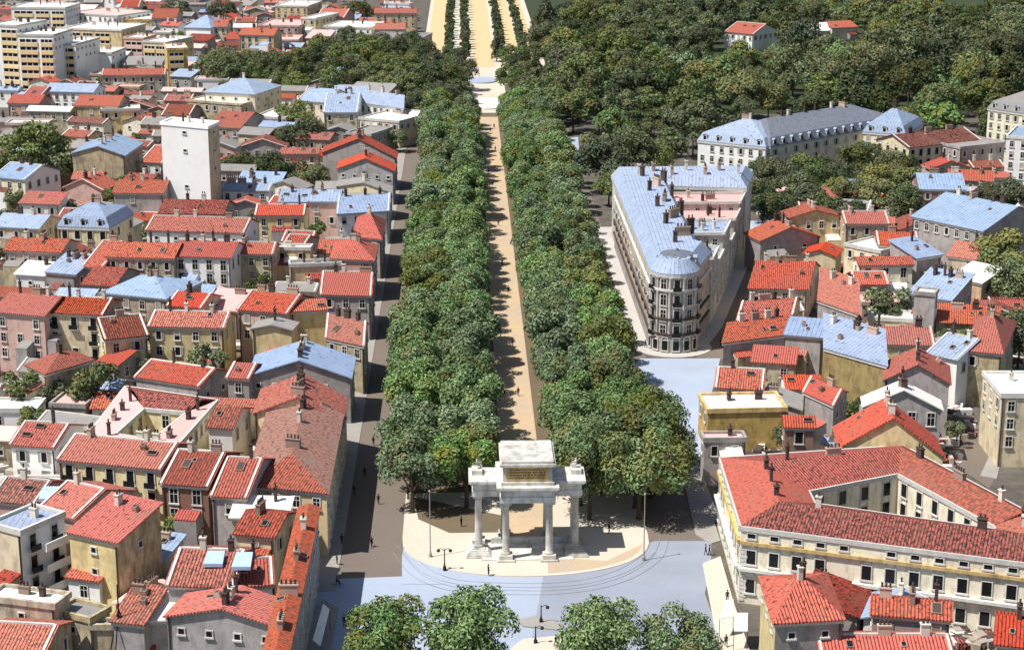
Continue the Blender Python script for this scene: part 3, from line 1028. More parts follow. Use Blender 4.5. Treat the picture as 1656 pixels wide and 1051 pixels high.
 ('P', 455, 249, 514, 249, 240, 9, R, PI_, dict(f=2, ch=0), 'pinkish house with thin red roof above garden trees'),
 ('G', 522, 247, 640, 256, 216, 10, R, GY, dict(av=True, ya=225, f=0, sd=2, ch=2), 'upper grey gable with red roof by the avenue'),
 ('G', 546, 273, 637, 277, 246, 10, R, GY, dict(av=True, ya=257, f=1, sd=2, win='small', ch=1), 'lower grey gable with red roof by the avenue'),
 ('G', 545, 302, 632, 312, 287, 8, GR, Y, dict(av=True, ya=296, f=1, win='small', ch=1), 'yellow gable below the lower grey gable'),
 ('P', 482, 163, 527, 166, 144, 11, ZI, CR, dict(f=1, ch=1), 'cream house with blue roof, left of three by garden'),
 ('P', 524, 182, 577, 182, 147, 11, ZI, TA, dict(f=1, sw=WT, ch=2), 'blue roof, middle of the three by the garden'),
 ('P', 582, 166, 652, 176, 150, 11, ZI, WT, dict(av=True, f=1, sd=1, ch=2), 'blue roof nearest the avenue among the three by the garden'),
 ('F', 580, 192, 645, 198, 180, 9, WH, CR, dict(f=2, ch=1), 'cream terraced house below the blue roof nearest the avenue'),
 ('F', 560, 216, 600, 219, 206, 8, GR, GY, dict(f=1, ch=0), 'small grey flat house above the upper grey gable'),
 ('P', 387, 57, 442, 58, 46, 13, R, Y, dict(f=3, win='tall', ch=1), 'yellow house with three window storeys, red roof, top left'),
 ('P', 323, 44, 366, 44, 33, 10, R, Y, dict(f=1, ch=1), 'yellow villa with red roof right of a blue pyramid roof'),
 ('H', 298, 45, 340, 46, 22, 10, ZI, WT, dict(f=0, ch=0), 'blue pyramid roof house near the top left'),
 ('P', 246, 30, 284, 30, 15, 10, R, GY, dict(f=1, ch=0), 'red roofed house near the top edge, far left town'),
 ('P', 194, 12, 224, 12, 1, 10, R, CR, dict(f=1, ch=0), 'red roof cut by the top edge, far left town'),
 ('P', 513, 28, 556, 29, 15, 10, R, GY, dict(f=2, ch=0), 'grey house with red roof left of a dark round tree'),
 ('P', 606, 22, 673, 22, 14, 12, R, Y, dict(f=2, ch=2), 'far yellow house with red roof beside the promenade'),
 ('P', 607, 48, 654, 48, 38, 9, R, CR, dict(f=2, ch=1), 'nearer cream house with red roof beside the promenade'),
 ('F', 487, 30, 510, 31, 22, 12, WH, Y, dict(f=1, ch=0), 'narrow yellow tower house, top left of the gardens'),
 ('S', 495, 62, 530, 63, 50, 8, PK, Y, dict(f=1, ch=0), 'yellow lean-to house above the dark garden trees'),
 ('F', 445, 10, 498, 11, 2, 12, WH, Y, dict(f=2, ch=1), 'yellow block cut by the top edge, left of centre'),
 ('F', 418, 42, 484, 43, 30, 9, PK, PI_, dict(f=1, ch=1), 'pink flat-roofed house beside the three storey yellow house'),
 ('F', 440, 66, 482, 66, 58, 8, PK, PI_, dict(f=1, ch=1), 'pink cottage above the dark garden trees'),
 ('F', 524, 44, 600, 46, 36, 9, WH, WT, dict(f=1, ch=1), 'white flat house under a dark round tree, top'),
 ('F', 596, 62, 680, 64, 54, 8, GR, GY, dict(f=1, ch=1), 'grey house row facing the promenade gardens'),
 ('F', 192, 32, 245, 33, 22, 9, WH, OC, dict(f=1, ch=0), 'ochre flat house near the top left'),
 ('F', 110, 22, 190, 27, 14, 11, PK, WT, dict(f=1, ch=1), 'white low block with pinkish roof, top left'),
 # ---------------- right block
 ('H', 1254, 1006, 1362, 1000, 922, 12, R, GY, dict(c=(1334, 928), f=1, sd=1, win='small', sw=Y, ch=2), 'red-roofed corner house with yellow side, bottom right'),
 ('P', 1330, 1063, 1540, 1063, 1028, 8, R, GY, dict(f=0, ch=2, verge=True), 'long low red roof cut by the bottom edge, right'),
 ('P', 1412, 992, 1536, 1002, 970, 9, R, GY, dict(f=1, ch=2), 'low red roof just below the white cream palace front'),
 ('P', 1612, 1040, 1700, 1050, 1000, 9, R, PI_, dict(f=1, ch=1), 'red roof cut by the bottom right picture corner'),
 ('G', 1360, 722, 1525, 738, 655, 11, R, Y, dict(ya=676, c=(1510, 706), f=1, sd=2, ch=3, verge=False, sw=GY), 'yellow house with big orange-red gabled roof, right'),
 ('P', 1270, 690, 1316, 691, 673, 9, R, BR, dict(f=1, win='arch', ch=0), 'tiny red roof over a brick wall with arched door'),
 ('P', 1300, 633, 1348, 655, 606, 10, R, GY, dict(c=(1370, 634), f=0, ch=1), 'tilted red roof left of the rough stone wall'),
 ('S', 1334, 563, 1433, 591, 514, 12, ZI, STN, dict(c=(1428, 560), f=0, sd=0, ch=2), 'blue sheet roof on a rough yellowish stone wall'),
 ('P', 1170, 554, 1272, 541, 521, 8, R, GY, dict(c=(1284, 514), f=0, sd=0, ch=3, verge=False), 'blotchy red roof on a high blank grey wall'),
 ('P', 1193, 518, 1281, 511, 486, 8.5, R, Y, dict(c=(1294, 486), f=1, sd=1, win='small', ch=3), 'upper blotchy red roof right behind the blank grey wall'),
 ('S', 1270, 541, 1330, 546, 517, 10, ZI, GY, dict(f=0, ch=0, sd=0), 'blue lean-to roof beside the high blank grey wall'),
 ('P', 1158, 626, 1232, 630, 597, 7, R, WT, dict(f=1, ch=1), 'small red roof facing the blue crossing'),
 ('F', 1145, 665, 1272, 662, 638, 7.5, WH, OC, dict(f=0, ch=1), 'whitewashed terrace above a blank ochre wall'),
 ('F', 1139, 712, 1206, 711, 701, 8, PK, GY, dict(f=1, sd=1, ch=1), 'flat pink-topped grey house facing the blue crossing'),
 ('S', 1323, 486, 1386, 508, 452, 10, R, GY, dict(c=(1388, 480), f=0, sd=0, ch=1, verge=False), 'smooth tilted salmon-red roof with one black chimney'),
 ('P', 1212, 466, 1305, 468, 434, 7.5, R, Y, dict(c=(1325, 432), f=1, ch=3), 'ragged red roof above yellow wall near flatiron street'),
 ('G', 1230, 390, 1325, 383, 356, 8.5, R, GY, dict(ya=368, f=1, sd=0, win='small', step=5, ch=2), 'high grey gable wall with red roof near flatiron street'),
 ('G', 1277, 353, 1360, 351, 330, 11, R, Y, dict(ya=340, f=1, ch=1), 'yellow gabled house with red roof below the park trees'),
 ('P', 1368, 362, 1437, 362, 343, 11, R, TA, dict(f=1, ch=1, verge=True), 'tan house with straight red roof below the park trees'),
 ('P', 1421, 396, 1485, 397, 376, 10, R, GY, dict(f=1, ch=1), 'mottled red roof right of the tan terrace'),
 ('P', 1390, 429, 1476, 428, 416, 9, R, CR, dict(f=1, win='tall', ch=0), 'cream wall with three windows under narrow red roof'),
 ('F', 1366, 396, 1424, 408, 386, 9, WH, Y, dict(f=1, ch=0), 'yellow stepped terrace left of a mottled red roof'),
 ('P', 1476, 350, 1590, 374, 318, 11, ZI, GY, dict(f=1, ch=3), 'wide bright blue roof, upper right'),
 ('P', 1489, 306, 1560, 307, 281, 11, ZI, BR, dict(f=1, ch=3), 'blue roof over reddish wall, upper right below palace'),
 ('S', 1483, 418, 1522, 412, 387, 9, ZI, GY, dict(f=0, ch=1), 'small blue lean-to with a mast, right'),
 ('S', 1470, 476, 1538, 486, 440, 9, ZI, GY, dict(f=0, ch=3), 'blue shed roof above the white framed tower, right'),
 ('F', 1479, 474, 1512, 477, 468, 13, WH, GY, dict(f=1, win='tall', ch=0, sw=WT), 'narrow grey tower house with white edges, right'),
 ('P', 1533, 414, 1588, 421, 394, 9, R, TA, dict(f=0, ch=1), 'bright red roof left of the big bushy tree'),
 ('S', 1540, 448, 1588, 458, 430, 8, WH, OC, dict(f=0, ch=0), 'ochre wall under a pale roof near the bushy tree'),
 ('P', 1588, 372, 1622, 374, 352, 9, R, WT, dict(f=0, ch=0), 'little red roof left of the white gable'),
 ('G', 1620, 362, 1675, 364, 330, 10, WH, WT, dict(ya=336, f=0, ch=0), 'plain white gable at the right picture edge'),
 ('P', 1408, 556, 1510, 558, 529, 10, R, TA, dict(f=1, ch=1, verge=True), 'mottled red roof in front of the narrow tower house'),
 ('P', 1500, 571, 1548, 582, 545, 10, ZI, WT, dict(f=0, sd=1, ch=2), 'blue roof with scalloped white eave, right'),
 ('H', 1558, 566, 1620, 572, 510, 11, R, TA, dict(f=1, sd=2, ch=2), 'orange hipped roof at the head of the dark side street'),
 ('G', 1431, 614, 1535, 620, 563, 11, R, GY, dict(ya=590, f=0, sd=3, ch=2), 'red gable roof beside the dark side street'),
 ('G', 1398, 657, 1522, 662, 617, 10, WH, GY, dict(ya=631, f=1, sd=2, win='tall', ch=2), 'white-roofed gable below the red one, dark side street'),
 ('F', 1620, 640, 1720, 640, 604, 13, WH, Y, dict(f=3, sd=2, ch=1), 'yellow flat-topped block at right edge across dark street'),
 ('M', 1598, 176, 1690, 190, 140, 18, GR, CR, dict(f=4, win='plain', ch=2), 'cream mansard block at the right edge, nearest the park'),
 ('F', 1628, 222, 1720, 228, 208, 16, ZI, WT, dict(f=4, win='plain', ch=1), 'white block with rows of windows, right edge below mansard'),
 ('P', 1470, 239, 1585, 227, 213, 11, DK, Y, dict(f=2, win='arch', ch=2), 'long dark red roof over yellow arches right of slate palace'),
 ('F', 1553, 240, 1625, 232, 222, 11, GR, GY, dict(f=2, ch=2), 'grey terraced house between dark red roof and white block'),
 ('P', 1172, 52, 1218, 56, 38, 8, R, WT, dict(f=1, ch=0), 'white villa with red roof alone in the park'),
 ('P', 1312, 50, 1340, 50, 38, 8, WH, CR, dict(f=0, ch=0), 'white pavilion roof in the park, left of red one'),
 ('P', 1346, 46, 1386, 44, 35, 8, R, CR, dict(f=0, ch=0), 'red pavilion roof in the park, upper right'),
]
for r_ in T:
    kd, x1, y1, x2, y2, yt, h, rf, wl, op, lab = r_
    hr = house(kd, x1, y1, x2, y2, yt, h, rf, wl, label=lab, **op)
    if lab.startswith('yellow block with white balconies'):
        e_ = (PX(x2, y2, h) - PX(x1, y1, h)).normalized()
        n_ = Vector((-e_.y, e_.x, 0))
        B_ = PX(x2, y2, h)
        for k in range(3):
            z1 = h - 3.3 - 3.2 * k
            b = MB()
            p, q = B_ + n_ * 3.0, B_ + n_ * 11.5
            for (o0, o1, za, zb) in ((0, 1.7, z1 - .2, z1), (1.55, 1.7, z1, z1 + 1.0)):
                b.hexa([Vector((c.x, c.y, za)) for c in (p + e_ * o0, p + e_ * o1, q + e_ * o1, q + e_ * o0)],
                       [Vector((c.x, c.y, zb)) for c in (p + e_ * o0, p + e_ * o1, q + e_ * o1, q + e_ * o0)])
            b.build('balcony', ['white'], hr, hr.location)


def ring_house(label, px_out, px_in, h, roofs, rises, wall, f=2, win='plain', cat='house', name='courtyard_house', ch=4):
    """four wings round a court: outer and inner corners in order, one roof face for each wing"""
    O_ = [PX(x, y, h) for x, y in px_out]
    I_ = [PX(x, y, h) for x, y in px_in]
    org = Vector((O_[3].x, O_[3].y, 0))
    root = thing(name, label, cat, org)
    g = lambda p: Vector((p.x, p.y, 0))
    n = len(O_)
    b = MB()
    for k in range(n):
        j = (k + 1) % n
        b.poly([g(O_[j]), g(O_[k]), O_[k], O_[j]])
        b.poly([g(I_[k]), g(I_[j]), I_[j], I_[k]])
    b.build('wall', [wall], root, org)
    t = MB()
    for k in range(n):
        j = (k + 1) % n
        up = Z * rises[k]
        lift = Z * (0.24 + 0.01 * k)
        r = MB()
        ctr = (O_[k] + O_[j]) / 2
        d = (O_[j] - O_[k]).normalized()
        m0, m1 = (O_[k] + I_[k]) / 2, (O_[j] + I_[j]) / 2
        if rises[k] > 0:
            r.slab([[O_[k] + lift, O_[j] + lift, m1 + up + lift, m0 + up + lift], [m0 + up + lift, m1 + up + lift, I_[j] + lift, I_[k] + lift]])
        else:
            r.slab([[O_[k] + lift, O_[j] + lift, I_[j] + lift, I_[k] + lift]])
        ro = r.build('roof', [roofs[k]], root, org)
        for q in range(ch):
            kk = (q + 0.5) / ch
            p = m0.lerp(m1, kk) + up
            if rng.random() < 0.6:
                link('chimney', rng.choice(CHIM), ro, p - org, math.atan2(d.y, d.x))
        for (p, q_) in ((O_[k], O_[j]), (I_[k], I_[j])):
            dd = (q_ - p).normalized()
            mm = Vector((-dd.y, dd.x, 0)) * 0.2
            t.hexa([p - mm - Z * 0.4, q_ - mm - Z * 0.4, q_ + mm - Z * 0.4, p + mm - Z * 0.4],
                   [p - mm + Z * 0.3, q_ - mm + Z * 0.3, q_ + mm + Z * 0.3, p + mm + Z * 0.3])
        wall_windows(root, O_[j], O_[k], h, f, win, org)
        wall_windows(root, I_[k], I_[j], h, max(f, 2), 'arch' if f == 0 else 'tall', org, step=3.6)
    t.build('cornice', ['trim'], root, org)
    FOOT.append(([g(p) for p in O_], [proj(p) for p in O_], label, org, 20))
    return root


ring_house('courtyard palace with pink terraces and mottled red rear roof', [(203, 626), (352, 648), (286, 722), (141, 706)],
           [(233, 662), (302, 668), (247, 712), (187, 703)], 10, [DK, PK, PK, PK], [1.2, 0, 0, 0], Y, f=1)
ring_house('huge cream palace round a courtyard, lower right corner', [(1164, 742), (1460, 722), (1700, 850), (1700, 918), (1198, 853)],
           [(1308, 796), (1452, 768), (1607, 852), (1612, 858), (1318, 816)], 11.5, [DK, DK, R, DK, R], [2.0, 2.0, 1.5, 2.0, 2.0], CR, f=0,
           win='arch', name='palace', cat='building', ch=3)
prt = bpy.data.objects['palace']
PH = 11.5
pc_ = [PX(x, y, PH) for x, y in ((1164, 742), (1198, 853), (1700, 918))]
po = prt.location
for p0, p1 in ((pc_[0], pc_[1]), (pc_[1], pc_[2])):
    d_ = (p1 - p0).normalized()
    nn = Vector((d_.y, -d_.x, 0))
    wall_windows(prt, p0, p1, PH, 1, 'slit', po, step=3.1, top=1.05)
    wall_windows(prt, p0, p1, PH, 3, 'arch', po, step=3.1, top=4.3, fl=4.4)
    for z0, z1, out, mt, nm in ((PH - 2.35, PH - 1.85, .42, 'ochre', 'string_course'), (PH - 6.3, PH - 5.85, .75, 'trim', 'balcony')):
        b = MB()
        q0, q1 = p0 + d_ * .002, p1
        b.hexa([Vector((q.x, q.y, z0)) for q in (q0 + nn * out, q1 + nn * out, q1 - nn * .05, q0 - nn * .05)],
               [Vector((q.x, q.y, z1)) for q in (q0 + nn * out, q1 + nn * out, q1 - nn * .05, q0 - nn * .05)])
        b.build(nm, [mt], prt, po)
b = MB()
d_ = (pc_[2] - pc_[1]).normalized()
nn = Vector((d_.y, -d_.x, 0))
for k in range(15):
    z0 = .4 + .6 * k
    if z0 > PH - 3:
        break
    q = pc_[1] + d_ * (.55 if k % 2 else .4)
    wd = .55 if k % 2 else .38
    b.hexa([Vector((c.x, c.y, z0)) for c in (q - d_ * wd + nn * .12, q + d_ * wd + nn * .12, q + d_ * wd - nn * .05, q - d_ * wd - nn * .05)],
           [Vector((c.x, c.y, z0 + .42)) for c in (q - d_ * wd + nn * .12, q + d_ * wd + nn * .12, q + d_ * wd - nn * .05, q - d_ * wd - nn * .05)])
b.build('quoins', ['trim'], prt, po)

# slate roofed palace by the park: three wings, one thing
root = thing('palace', 'long slate-roofed palace with dormers at the park edge', 'building', PX(1240, 300, 0))
house('M', 1129, 228, 1238, 239, 193, 12, ZI, WT, root=root, f=2, sd=1, ch=4)
house('M', 1246, 238, 1452, 201, 181, 12, SL, CR, root=root, f=2, sd=0, ch=5)
house('M', 1396, 214, 1464, 219, 176, 12, ZI, CR, root=root, f=2, sd=1, ch=2)

# ---- apartment slabs of the upper left


def apartments(label, x1, y1, x2, y2, yt, h, cols, floors, wall='white', spand='spandrel'):
    root = house('F', x1, y1, x2, y2, yt, h, WH, wall, label=label, f=0, sd=2, ch=2, cat='apartment block', name='apartment_block', win='small')
    A, B = PX(x1, y1, h), PX(x2, y2, h)
    org = root.location
    e = B - A
    L = e.length
    ang = math.atan2(e.y, e.x)
    eu = e / L
    for (u0, u1) in cols:
        for j in range(floors):
            z = h - 2.2 - 3.1 * j
            if z < 1.5:
                break
            p = A + e * ((u0 + u1) / 2)
            wd = L * (u1 - u0)
            link('window', WIN['strip'], root, (p.x - org.x, p.y - org.y, z), ang, (wd / 4.9, 1, 1))
            b = MB()
            b.box(-wd / 2, -0.35, -0.75, wd / 2, 0.02, 0.75)
            o = b.build('balcony', [spand], root)
            o.location = (p.x - org.x, p.y - org.y, z - 1.55)
            o.rotation_euler = (0, 0, ang)
    return root


apartments('white apartment slab at the left edge, furthest left of three', -20, 41, 27, 43, 33, 27, [(.45, .98)], 8)
apartments('widest white apartment slab with two balcony columns', 28, 57, 86, 58, 48, 24, [(.05, .55), (.64, .97)], 7)
apartments('white apartment slab right of the widest, lower', 87, 72, 122, 73, 62, 19, [(.1, .9)], 5)
apartments('low white block at the right foot of apartment slabs', 123, 86, 180, 87, 78, 13, [(.05, .55)], 1, 'white', 'trim')
apartments('white apartment house behind the slabs, top left', 18, 13, 105, 14, 6, 16, [(.05, .4), (.45, .7), (.75, .97)], 3)
apartments('yellow office block with dark window strips, upper left', 102, 47, 196, 50, 39, 16, [(.05, .3), (.34, .5), (.55, .8)], 3, 'yellow', 'spandrel')
apartments('yellow apartment block with pink balcony bands beside the offices', 200, 62, 232, 63, 57, 14, [(.08, .92)], 4, 'pink', 'pinkflat')
apartments('yellow window-grid block with dark side wall, upper left', 270, 80, 303, 79, 72, 17, [(.1, .8)], 4, 'ochre', 'spandrel')
apartments('lower yellow block left of the dark side wall', 231, 68, 269, 70, 60, 14, [(.05, .5), (.55, .95)], 4, 'yellow', 'spandrel')

# ------------------------------------------------------------------ the flatiron building
FH = 17.0
fo = M(112, 34.5)
flat = thing('flatiron_building', 'wedge-shaped flatiron building with rounded prow and blue roofs', 'building', fo)


def poly_mansard(pts, root, org, h, roof, wall, inset=1.6, rise=2.8, names=('wall', 'roof', 'cornice')):
    b = MB()
    b.prism(pts, 0, h, 0)
    b.build(names[0], [wall], root, org)
    n = len(pts)
    ins, out = [], []
    for k in range(n):
        p0, p, p1 = Vector(pts[k - 1]), Vector(pts[k]), Vector(pts[(k + 1) % n])
        d0, d1 = (p - p0).normalized(), (p1 - p).normalized()
        n0, n1 = Vector((-d0.y, d0.x, 0)), Vector((-d1.y, d1.x, 0))
        m = (n0 + n1).normalized()
        sc_ = min(1 / max(0.35, m.dot(n0)), 2)
        ins.append(Vector((p.x, p.y, 0)) + m * inset * sc_)
        out.append(Vector((p.x, p.y, 0)) - m * 0.35 * sc_)
    r = MB()
    lo = [p + Z * (h + 0.25) for p in out]
    hi = [p + Z * (h + rise) for p in ins]
    c = sum(hi, Vector()) / n + Z * 0.5
    r.slab([[lo[k], lo[(k + 1) % n], hi[(k + 1) % n], hi[k]] for k in range(n)], 0.2)
    r.poly([p for p in hi])
    ro = r.build(names[1], [roof], root, org)
    t = MB()
    t.prism(out, h - 0.7, h + 0.03, 0)
    t.build(names[2], ['trim'], root, org)
    return ro


def arc(cs, ct, r, a0, a1, n):
    return [M(cs + r * math.sin(a), ct + r * math.cos(a)) for a in [math.radians(a0 + (a1 - a0) * k / n) for k in range(n + 1)]]


# tip arc runs from the left facade (t=30) round the prow to the right facade
tip = arc(112.5, 35.0, 5.0, 180, 372, 12)       # angle 180: t-min, 270: s-min, 360: t-max
left_wing = [M(206, 30.0)] + tip + [M(127, 44.2), M(129, 42.2), M(206, 43)]
left_wing = [Vector((p.x, p.y, 0)) for p in left_wing]
ro1 = poly_mansard(left_wing, flat, fo, FH, 'zinc', 'tan')
rear = [M(218, 30.2), M(206.3, 30.2), M(200, 63.0), M(219, 67.5)]
rear = [Vector((p.x, p.y, 0)) for p in rear]
ro2 = poly_mansard(rear, flat, fo, FH - 0.4, 'zinc', 'limestone')
right = [M(200, 43.3), M(129.4, 42.6), M(127.6, 44.6), M(199.6, 62.6)]
right = [Vector((p.x, p.y, 0)) for p in right]
edge_t = lambda q: 44.6 + (q - 127.6) * .25
for q0, q1, hh, top in ((130, 141, FH - 2.2, 'zinc'), (141.01, 152, FH - 5.5, 'greyflat'), (152.01, 166, FH - 1.6, 'zinc'), (166.01, 176, FH - 7, 'greyflat'),
                        (176.01, 188, FH - 3.5, 'pinkflat'), (188.01, 199.5, FH - 1.8, 'pinkflat')):
    b = MB()
    c4 = [M(q0, 42.9), M(q0, edge_t(q0)), M(q1, edge_t(q1)), M(q1, 43.2)][::-1]
    b.prism(c4, 0, hh, 0, 1)
    for k in range(4):
        p, q = c4[k], c4[(k + 1) % 4]
        d = (q - p).normalized()
        m = Vector((-d.y, d.x, 0)) * .2
        p, q = p + d * .25 + m * 1.02, q - d * .25 + m * 1.02
        b.hexa([x + Z * hh for x in (p - m, q - m, q + m, p + m)], [x + Z * (hh + .7) for x in (p - m, q - m, q + m, p + m)], 2)
    o = b.build('court_range', ['limestone', top, 'trim'], flat, fo)
    wall_windows(flat, c4[2], c4[1], hh, 3, 'tall', fo, step=3.2, limit=9)
    wall_windows(flat, c4[3], c4[2], hh, 2, 'plain', fo, step=3.4, limit=6)
    for k in range(3):
        p = M((q0 + q1) / 2 + (k - 1) * 2, 44.5 + (edge_t(q0) - 44.5) * rng.uniform(.2, .9), hh)
        link('chimney', rng.choice(CHIM), o, p - fo, rng.choice((.2, 1.8)))
for bandz in (3.9, 7.2, 13.4):
    t = MB()
    ring_o = [M(206, 29.55)] + arc(112.5, 35, 5.45, 180, 372, 12) + [M(127, 44.6)]
    ring_i = [M(206, 29.99)] + arc(112.5, 35, 5.01, 180, 372, 12) + [M(127, 44.2)]
    for k in range(len(ring_o) - 1):
        a, b_, c, d = ring_o[k], ring_o[k + 1], ring_i[k + 1], ring_i[k]
        t.hexa([x + Z * bandz for x in (a, b_, c, d)], [x + Z * (bandz + 0.45) for x in (a, b_, c, d)])
    t.build('balcony_band', ['trim' if bandz > 13 else 'soot'], flat, fo)  # lower bands dark: the balconies' shadow is put into their colour
for j in range(4):
    wall_windows(flat, M(204, 30.0), M(114, 30.0), FH - 3.3 * j, 1, 'balcony' if j in (1, 2) else 'tall', fo, step=5.0)
    for k in range(5):
        a = math.radians(205 + 130 * k / 4)
        p = M(112.5 + 5.02 * math.sin(a), 35 + 5.02 * math.cos(a))
        nrm = p - M(112.5, 35)
        link('window', WIN['tall' if k % 2 else 'balcony'], flat, (p.x - fo.x, p.y - fo.y, FH - 2.2 - 3.3 * j), math.atan2(nrm.y, nrm.x) + math.pi / 2)
pil = MB()
for k in range(6):
    a = math.radians(188 + 164 * k / 5)
    p = M(112.5 + 5.1 * math.sin(a), 35 + 5.1 * math.cos(a))
    pil.lathe([(0.35, 4.4), (0.3, 4.6), (0.28, FH - 1.2), (0.4, FH - 0.75)], p.x, p.y, 8)
pil.build('pilasters', ['limestone'], flat, fo)
b = MB()
go, gi = [M(205, 29.85)] + arc(112.5, 35, 5.15, 180, 372, 12) + [M(127.2, 44.4)], [M(205, 30.05)] + arc(112.5, 35, 4.95, 180, 372, 12) + [M(127.2, 44.1)]
for k in range(len(go) - 1):
    q4 = (go[k], go[k + 1], gi[k + 1], gi[k])
    b.hexa(list(q4), [x + Z * 3.85 for x in q4])
gf = b.build('ground_floor', ['grey'], flat, fo)
for k in range(7):
    a = math.radians(192 + 156 * k / 6)
    p = M(112.5 + 5.17 * math.sin(a), 35 + 5.17 * math.cos(a))
    nrm = p - M(112.5, 35)
    link('shop_window', WIN['arch'], gf, (p.x - fo.x, p.y - fo.y, 1.7), math.atan2(nrm.y, nrm.x) + math.pi / 2)
# prow dome with its dormers
dm = MB()
pc = M(114.5, 35.6)
prof = [(4.6, FH + 0.2), (4.4, FH + 1.4), (3.9, FH + 2.6), (3.4, FH + 3.1), (1.5, FH + 3.5), (0.4, FH + 3.6), (0.25, FH + 4.1)]
dm.lathe(prof, pc.x, pc.y, 16)
dome = dm.build('dome', ['slate'], flat, fo)
for a in (200, 235, 270, 305, 340):
    aa = math.radians(a)
    p = M(114.5 + 4.1 * math.sin(aa), 35.6 + 4.1 * math.cos(aa))
    nrm = p - pc
    link('dormer', DORMER, dome, (p.x - fo.x, p.y - fo.y, FH + 0.9), math.atan2(nrm.y, nrm.x) + math.pi / 2)
for k in range(13):
    p = M(126 + 6.3 * k, 36.5 + (k % 3) * 2.4)
    link('chimney', CHIM[(4, 2, 6)[k % 3]], ro1, p - fo + Z * (FH + 3.2), 0.2 * k, (1.3, 1.2, 1.2))
for k in range(7):
    p = M(206 + (k % 2) * 5, 36 + 4.3 * k)
    link('chimney', CHIM[(1, 2, 0)[k % 3]], ro2, p - fo + Z * (FH + 2.8), math.pi / 2, (1.2, 1.2, 1.2))
FOOT.append((left_wing, [proj(p) for p in left_wing], None, fo, 50))
FOOT.append((rear, [proj(p) for p in rear], None, fo, 50))
FOOT.append((right, [proj(p) for p in right], None, fo, 50))

# ------------------------------------------------------------------ the arch
ao = M(1.5, 0)
arch = thing('memorial_arch', 'pale stone memorial arch on columns at the head of the avenue', 'monument', ao)


def abox(b, s0, s1, t0, t1, z0, z1, mi=0):
    b.hexa([M(s0, t0, z0), M(s0, t1, z0), M(s1, t1, z0), M(s1, t0, z0)], [M(s0, t0, z1), M(s0, t1, z1), M(s1, t1, z1), M(s1, t0, z1)], mi)


COLP = [(-3.0, -3.3), (-3.0, 3.3), (6.0, -3.3), (6.0, 3.3), (0.0, -7.4), (0.0, 7.4), (3.4, -7.4), (3.4, 7.4)]
CB, CTOP = 1.1, 9.6
for s_, t_ in COLP:
    b = MB()
    p = M(s_, t_)
    b.lathe([(0.76, CB), (0.76, CB + .25), (0.64, CB + .4), (0.57, CB + .6), (0.56, CB + 3), (0.48, CTOP - .9), (0.56, CTOP - .85), (0.5, CTOP - .7), (0.78, CTOP - .35)], p.x, p.y, 18)
    abox(b, s_ - .85, s_ + .85, t_ - .85, t_ + .85, CTOP - .35, CTOP - 0.002)
    o = b.build('column', ['limestone'], arch, ao, True)
    b = MB()
    abox(b, s_ - 1.0, s_ + 1.0, t_ - 1.0, t_ + 1.0, 0.45, CB)
    abox(b, s_ - 1.35, s_ + 1.35, t_ - 1.35, t_ + 1.35, 0.16, 0.448)
    b.build('plinth', ['limestone'], o and arch, ao)
b = MB()
for z0, z1, ex in ((CTOP, CTOP + .9, 0.0), (CTOP + .902, CTOP + 1.9, -.12), (CTOP + 1.902, CTOP + 2.2, .25), (CTOP + 2.202, CTOP + 2.6, .5)):
    abox(b, -4.0 - ex, 7.0 + ex, -4.2 - ex, 4.2 + ex, z0, z1)
    for sg in (-1, 1):
        a0, a1 = sg * (4.204 + ex), sg * (8.4 + ex)
        abox(b, -1.0 - ex, 4.4 + ex, min(a0, a1), max(a0, a1), z0 - .03, z1 - .03)
b.build('entablature', ['limestone'], arch, ao)
b = MB()
z = CTOP + 2.6
abox(b, -3.5, 6.5, -4.0, 4.0, z, z + .5)
abox(b, -3.2, 6.2, -3.7, 3.7, z + .5, z + 3.0)
abox(b, -3.7, 6.7, -4.2, 4.2, z + 3.0, z + 3.4)
abox(b, -3.4, 6.4, -3.9, 3.9, z + 3.4, z + 3.8)
at = b.build('attic', ['limestone'], arch, ao)
b = MB()
abox(b, -3.24, -3.2, -3.2, 3.2, z + .75, z + 2.8, 0)
for k in range(4):
    yz = z + 2.45 - .42 * k
    x = -2.7
    rr = random.Random(k)
    while x < 2.6:
        l = rr.uniform(.12, .28)
        abox(b, -3.255, -3.238, x, x + l, yz - .09, yz + .09, 1)
        x += l + rr.choice((.07, .07, .22))
b.build('inscription_panel', ['ochre', 'soot'], at, ao)
b = MB()
abox(b, -3.5, 5.5, -7.0, 7.0, 0.155, 0.3, 0)
abox(b, 3.0, 3.6, -5.5, 5.5, 0.3, 1.2, 0)
b.build('platform', ['limestone'], arch, ao)
for sg in (-1, 1):
    b = MB()
    for k in range(4):
        e = 1.9 - .42 * k
        abox(b, -2.6 - .0 + .35 * k, 1.2, sg * 7.4 - 1.2 - e * .4, sg * 7.4 + 1.2 + e * .4, 0.16 + .2 * k, 0.16 + .2 * (k + 1) - 0.004)
    b.build('steps', ['limestone'], arch, ao)


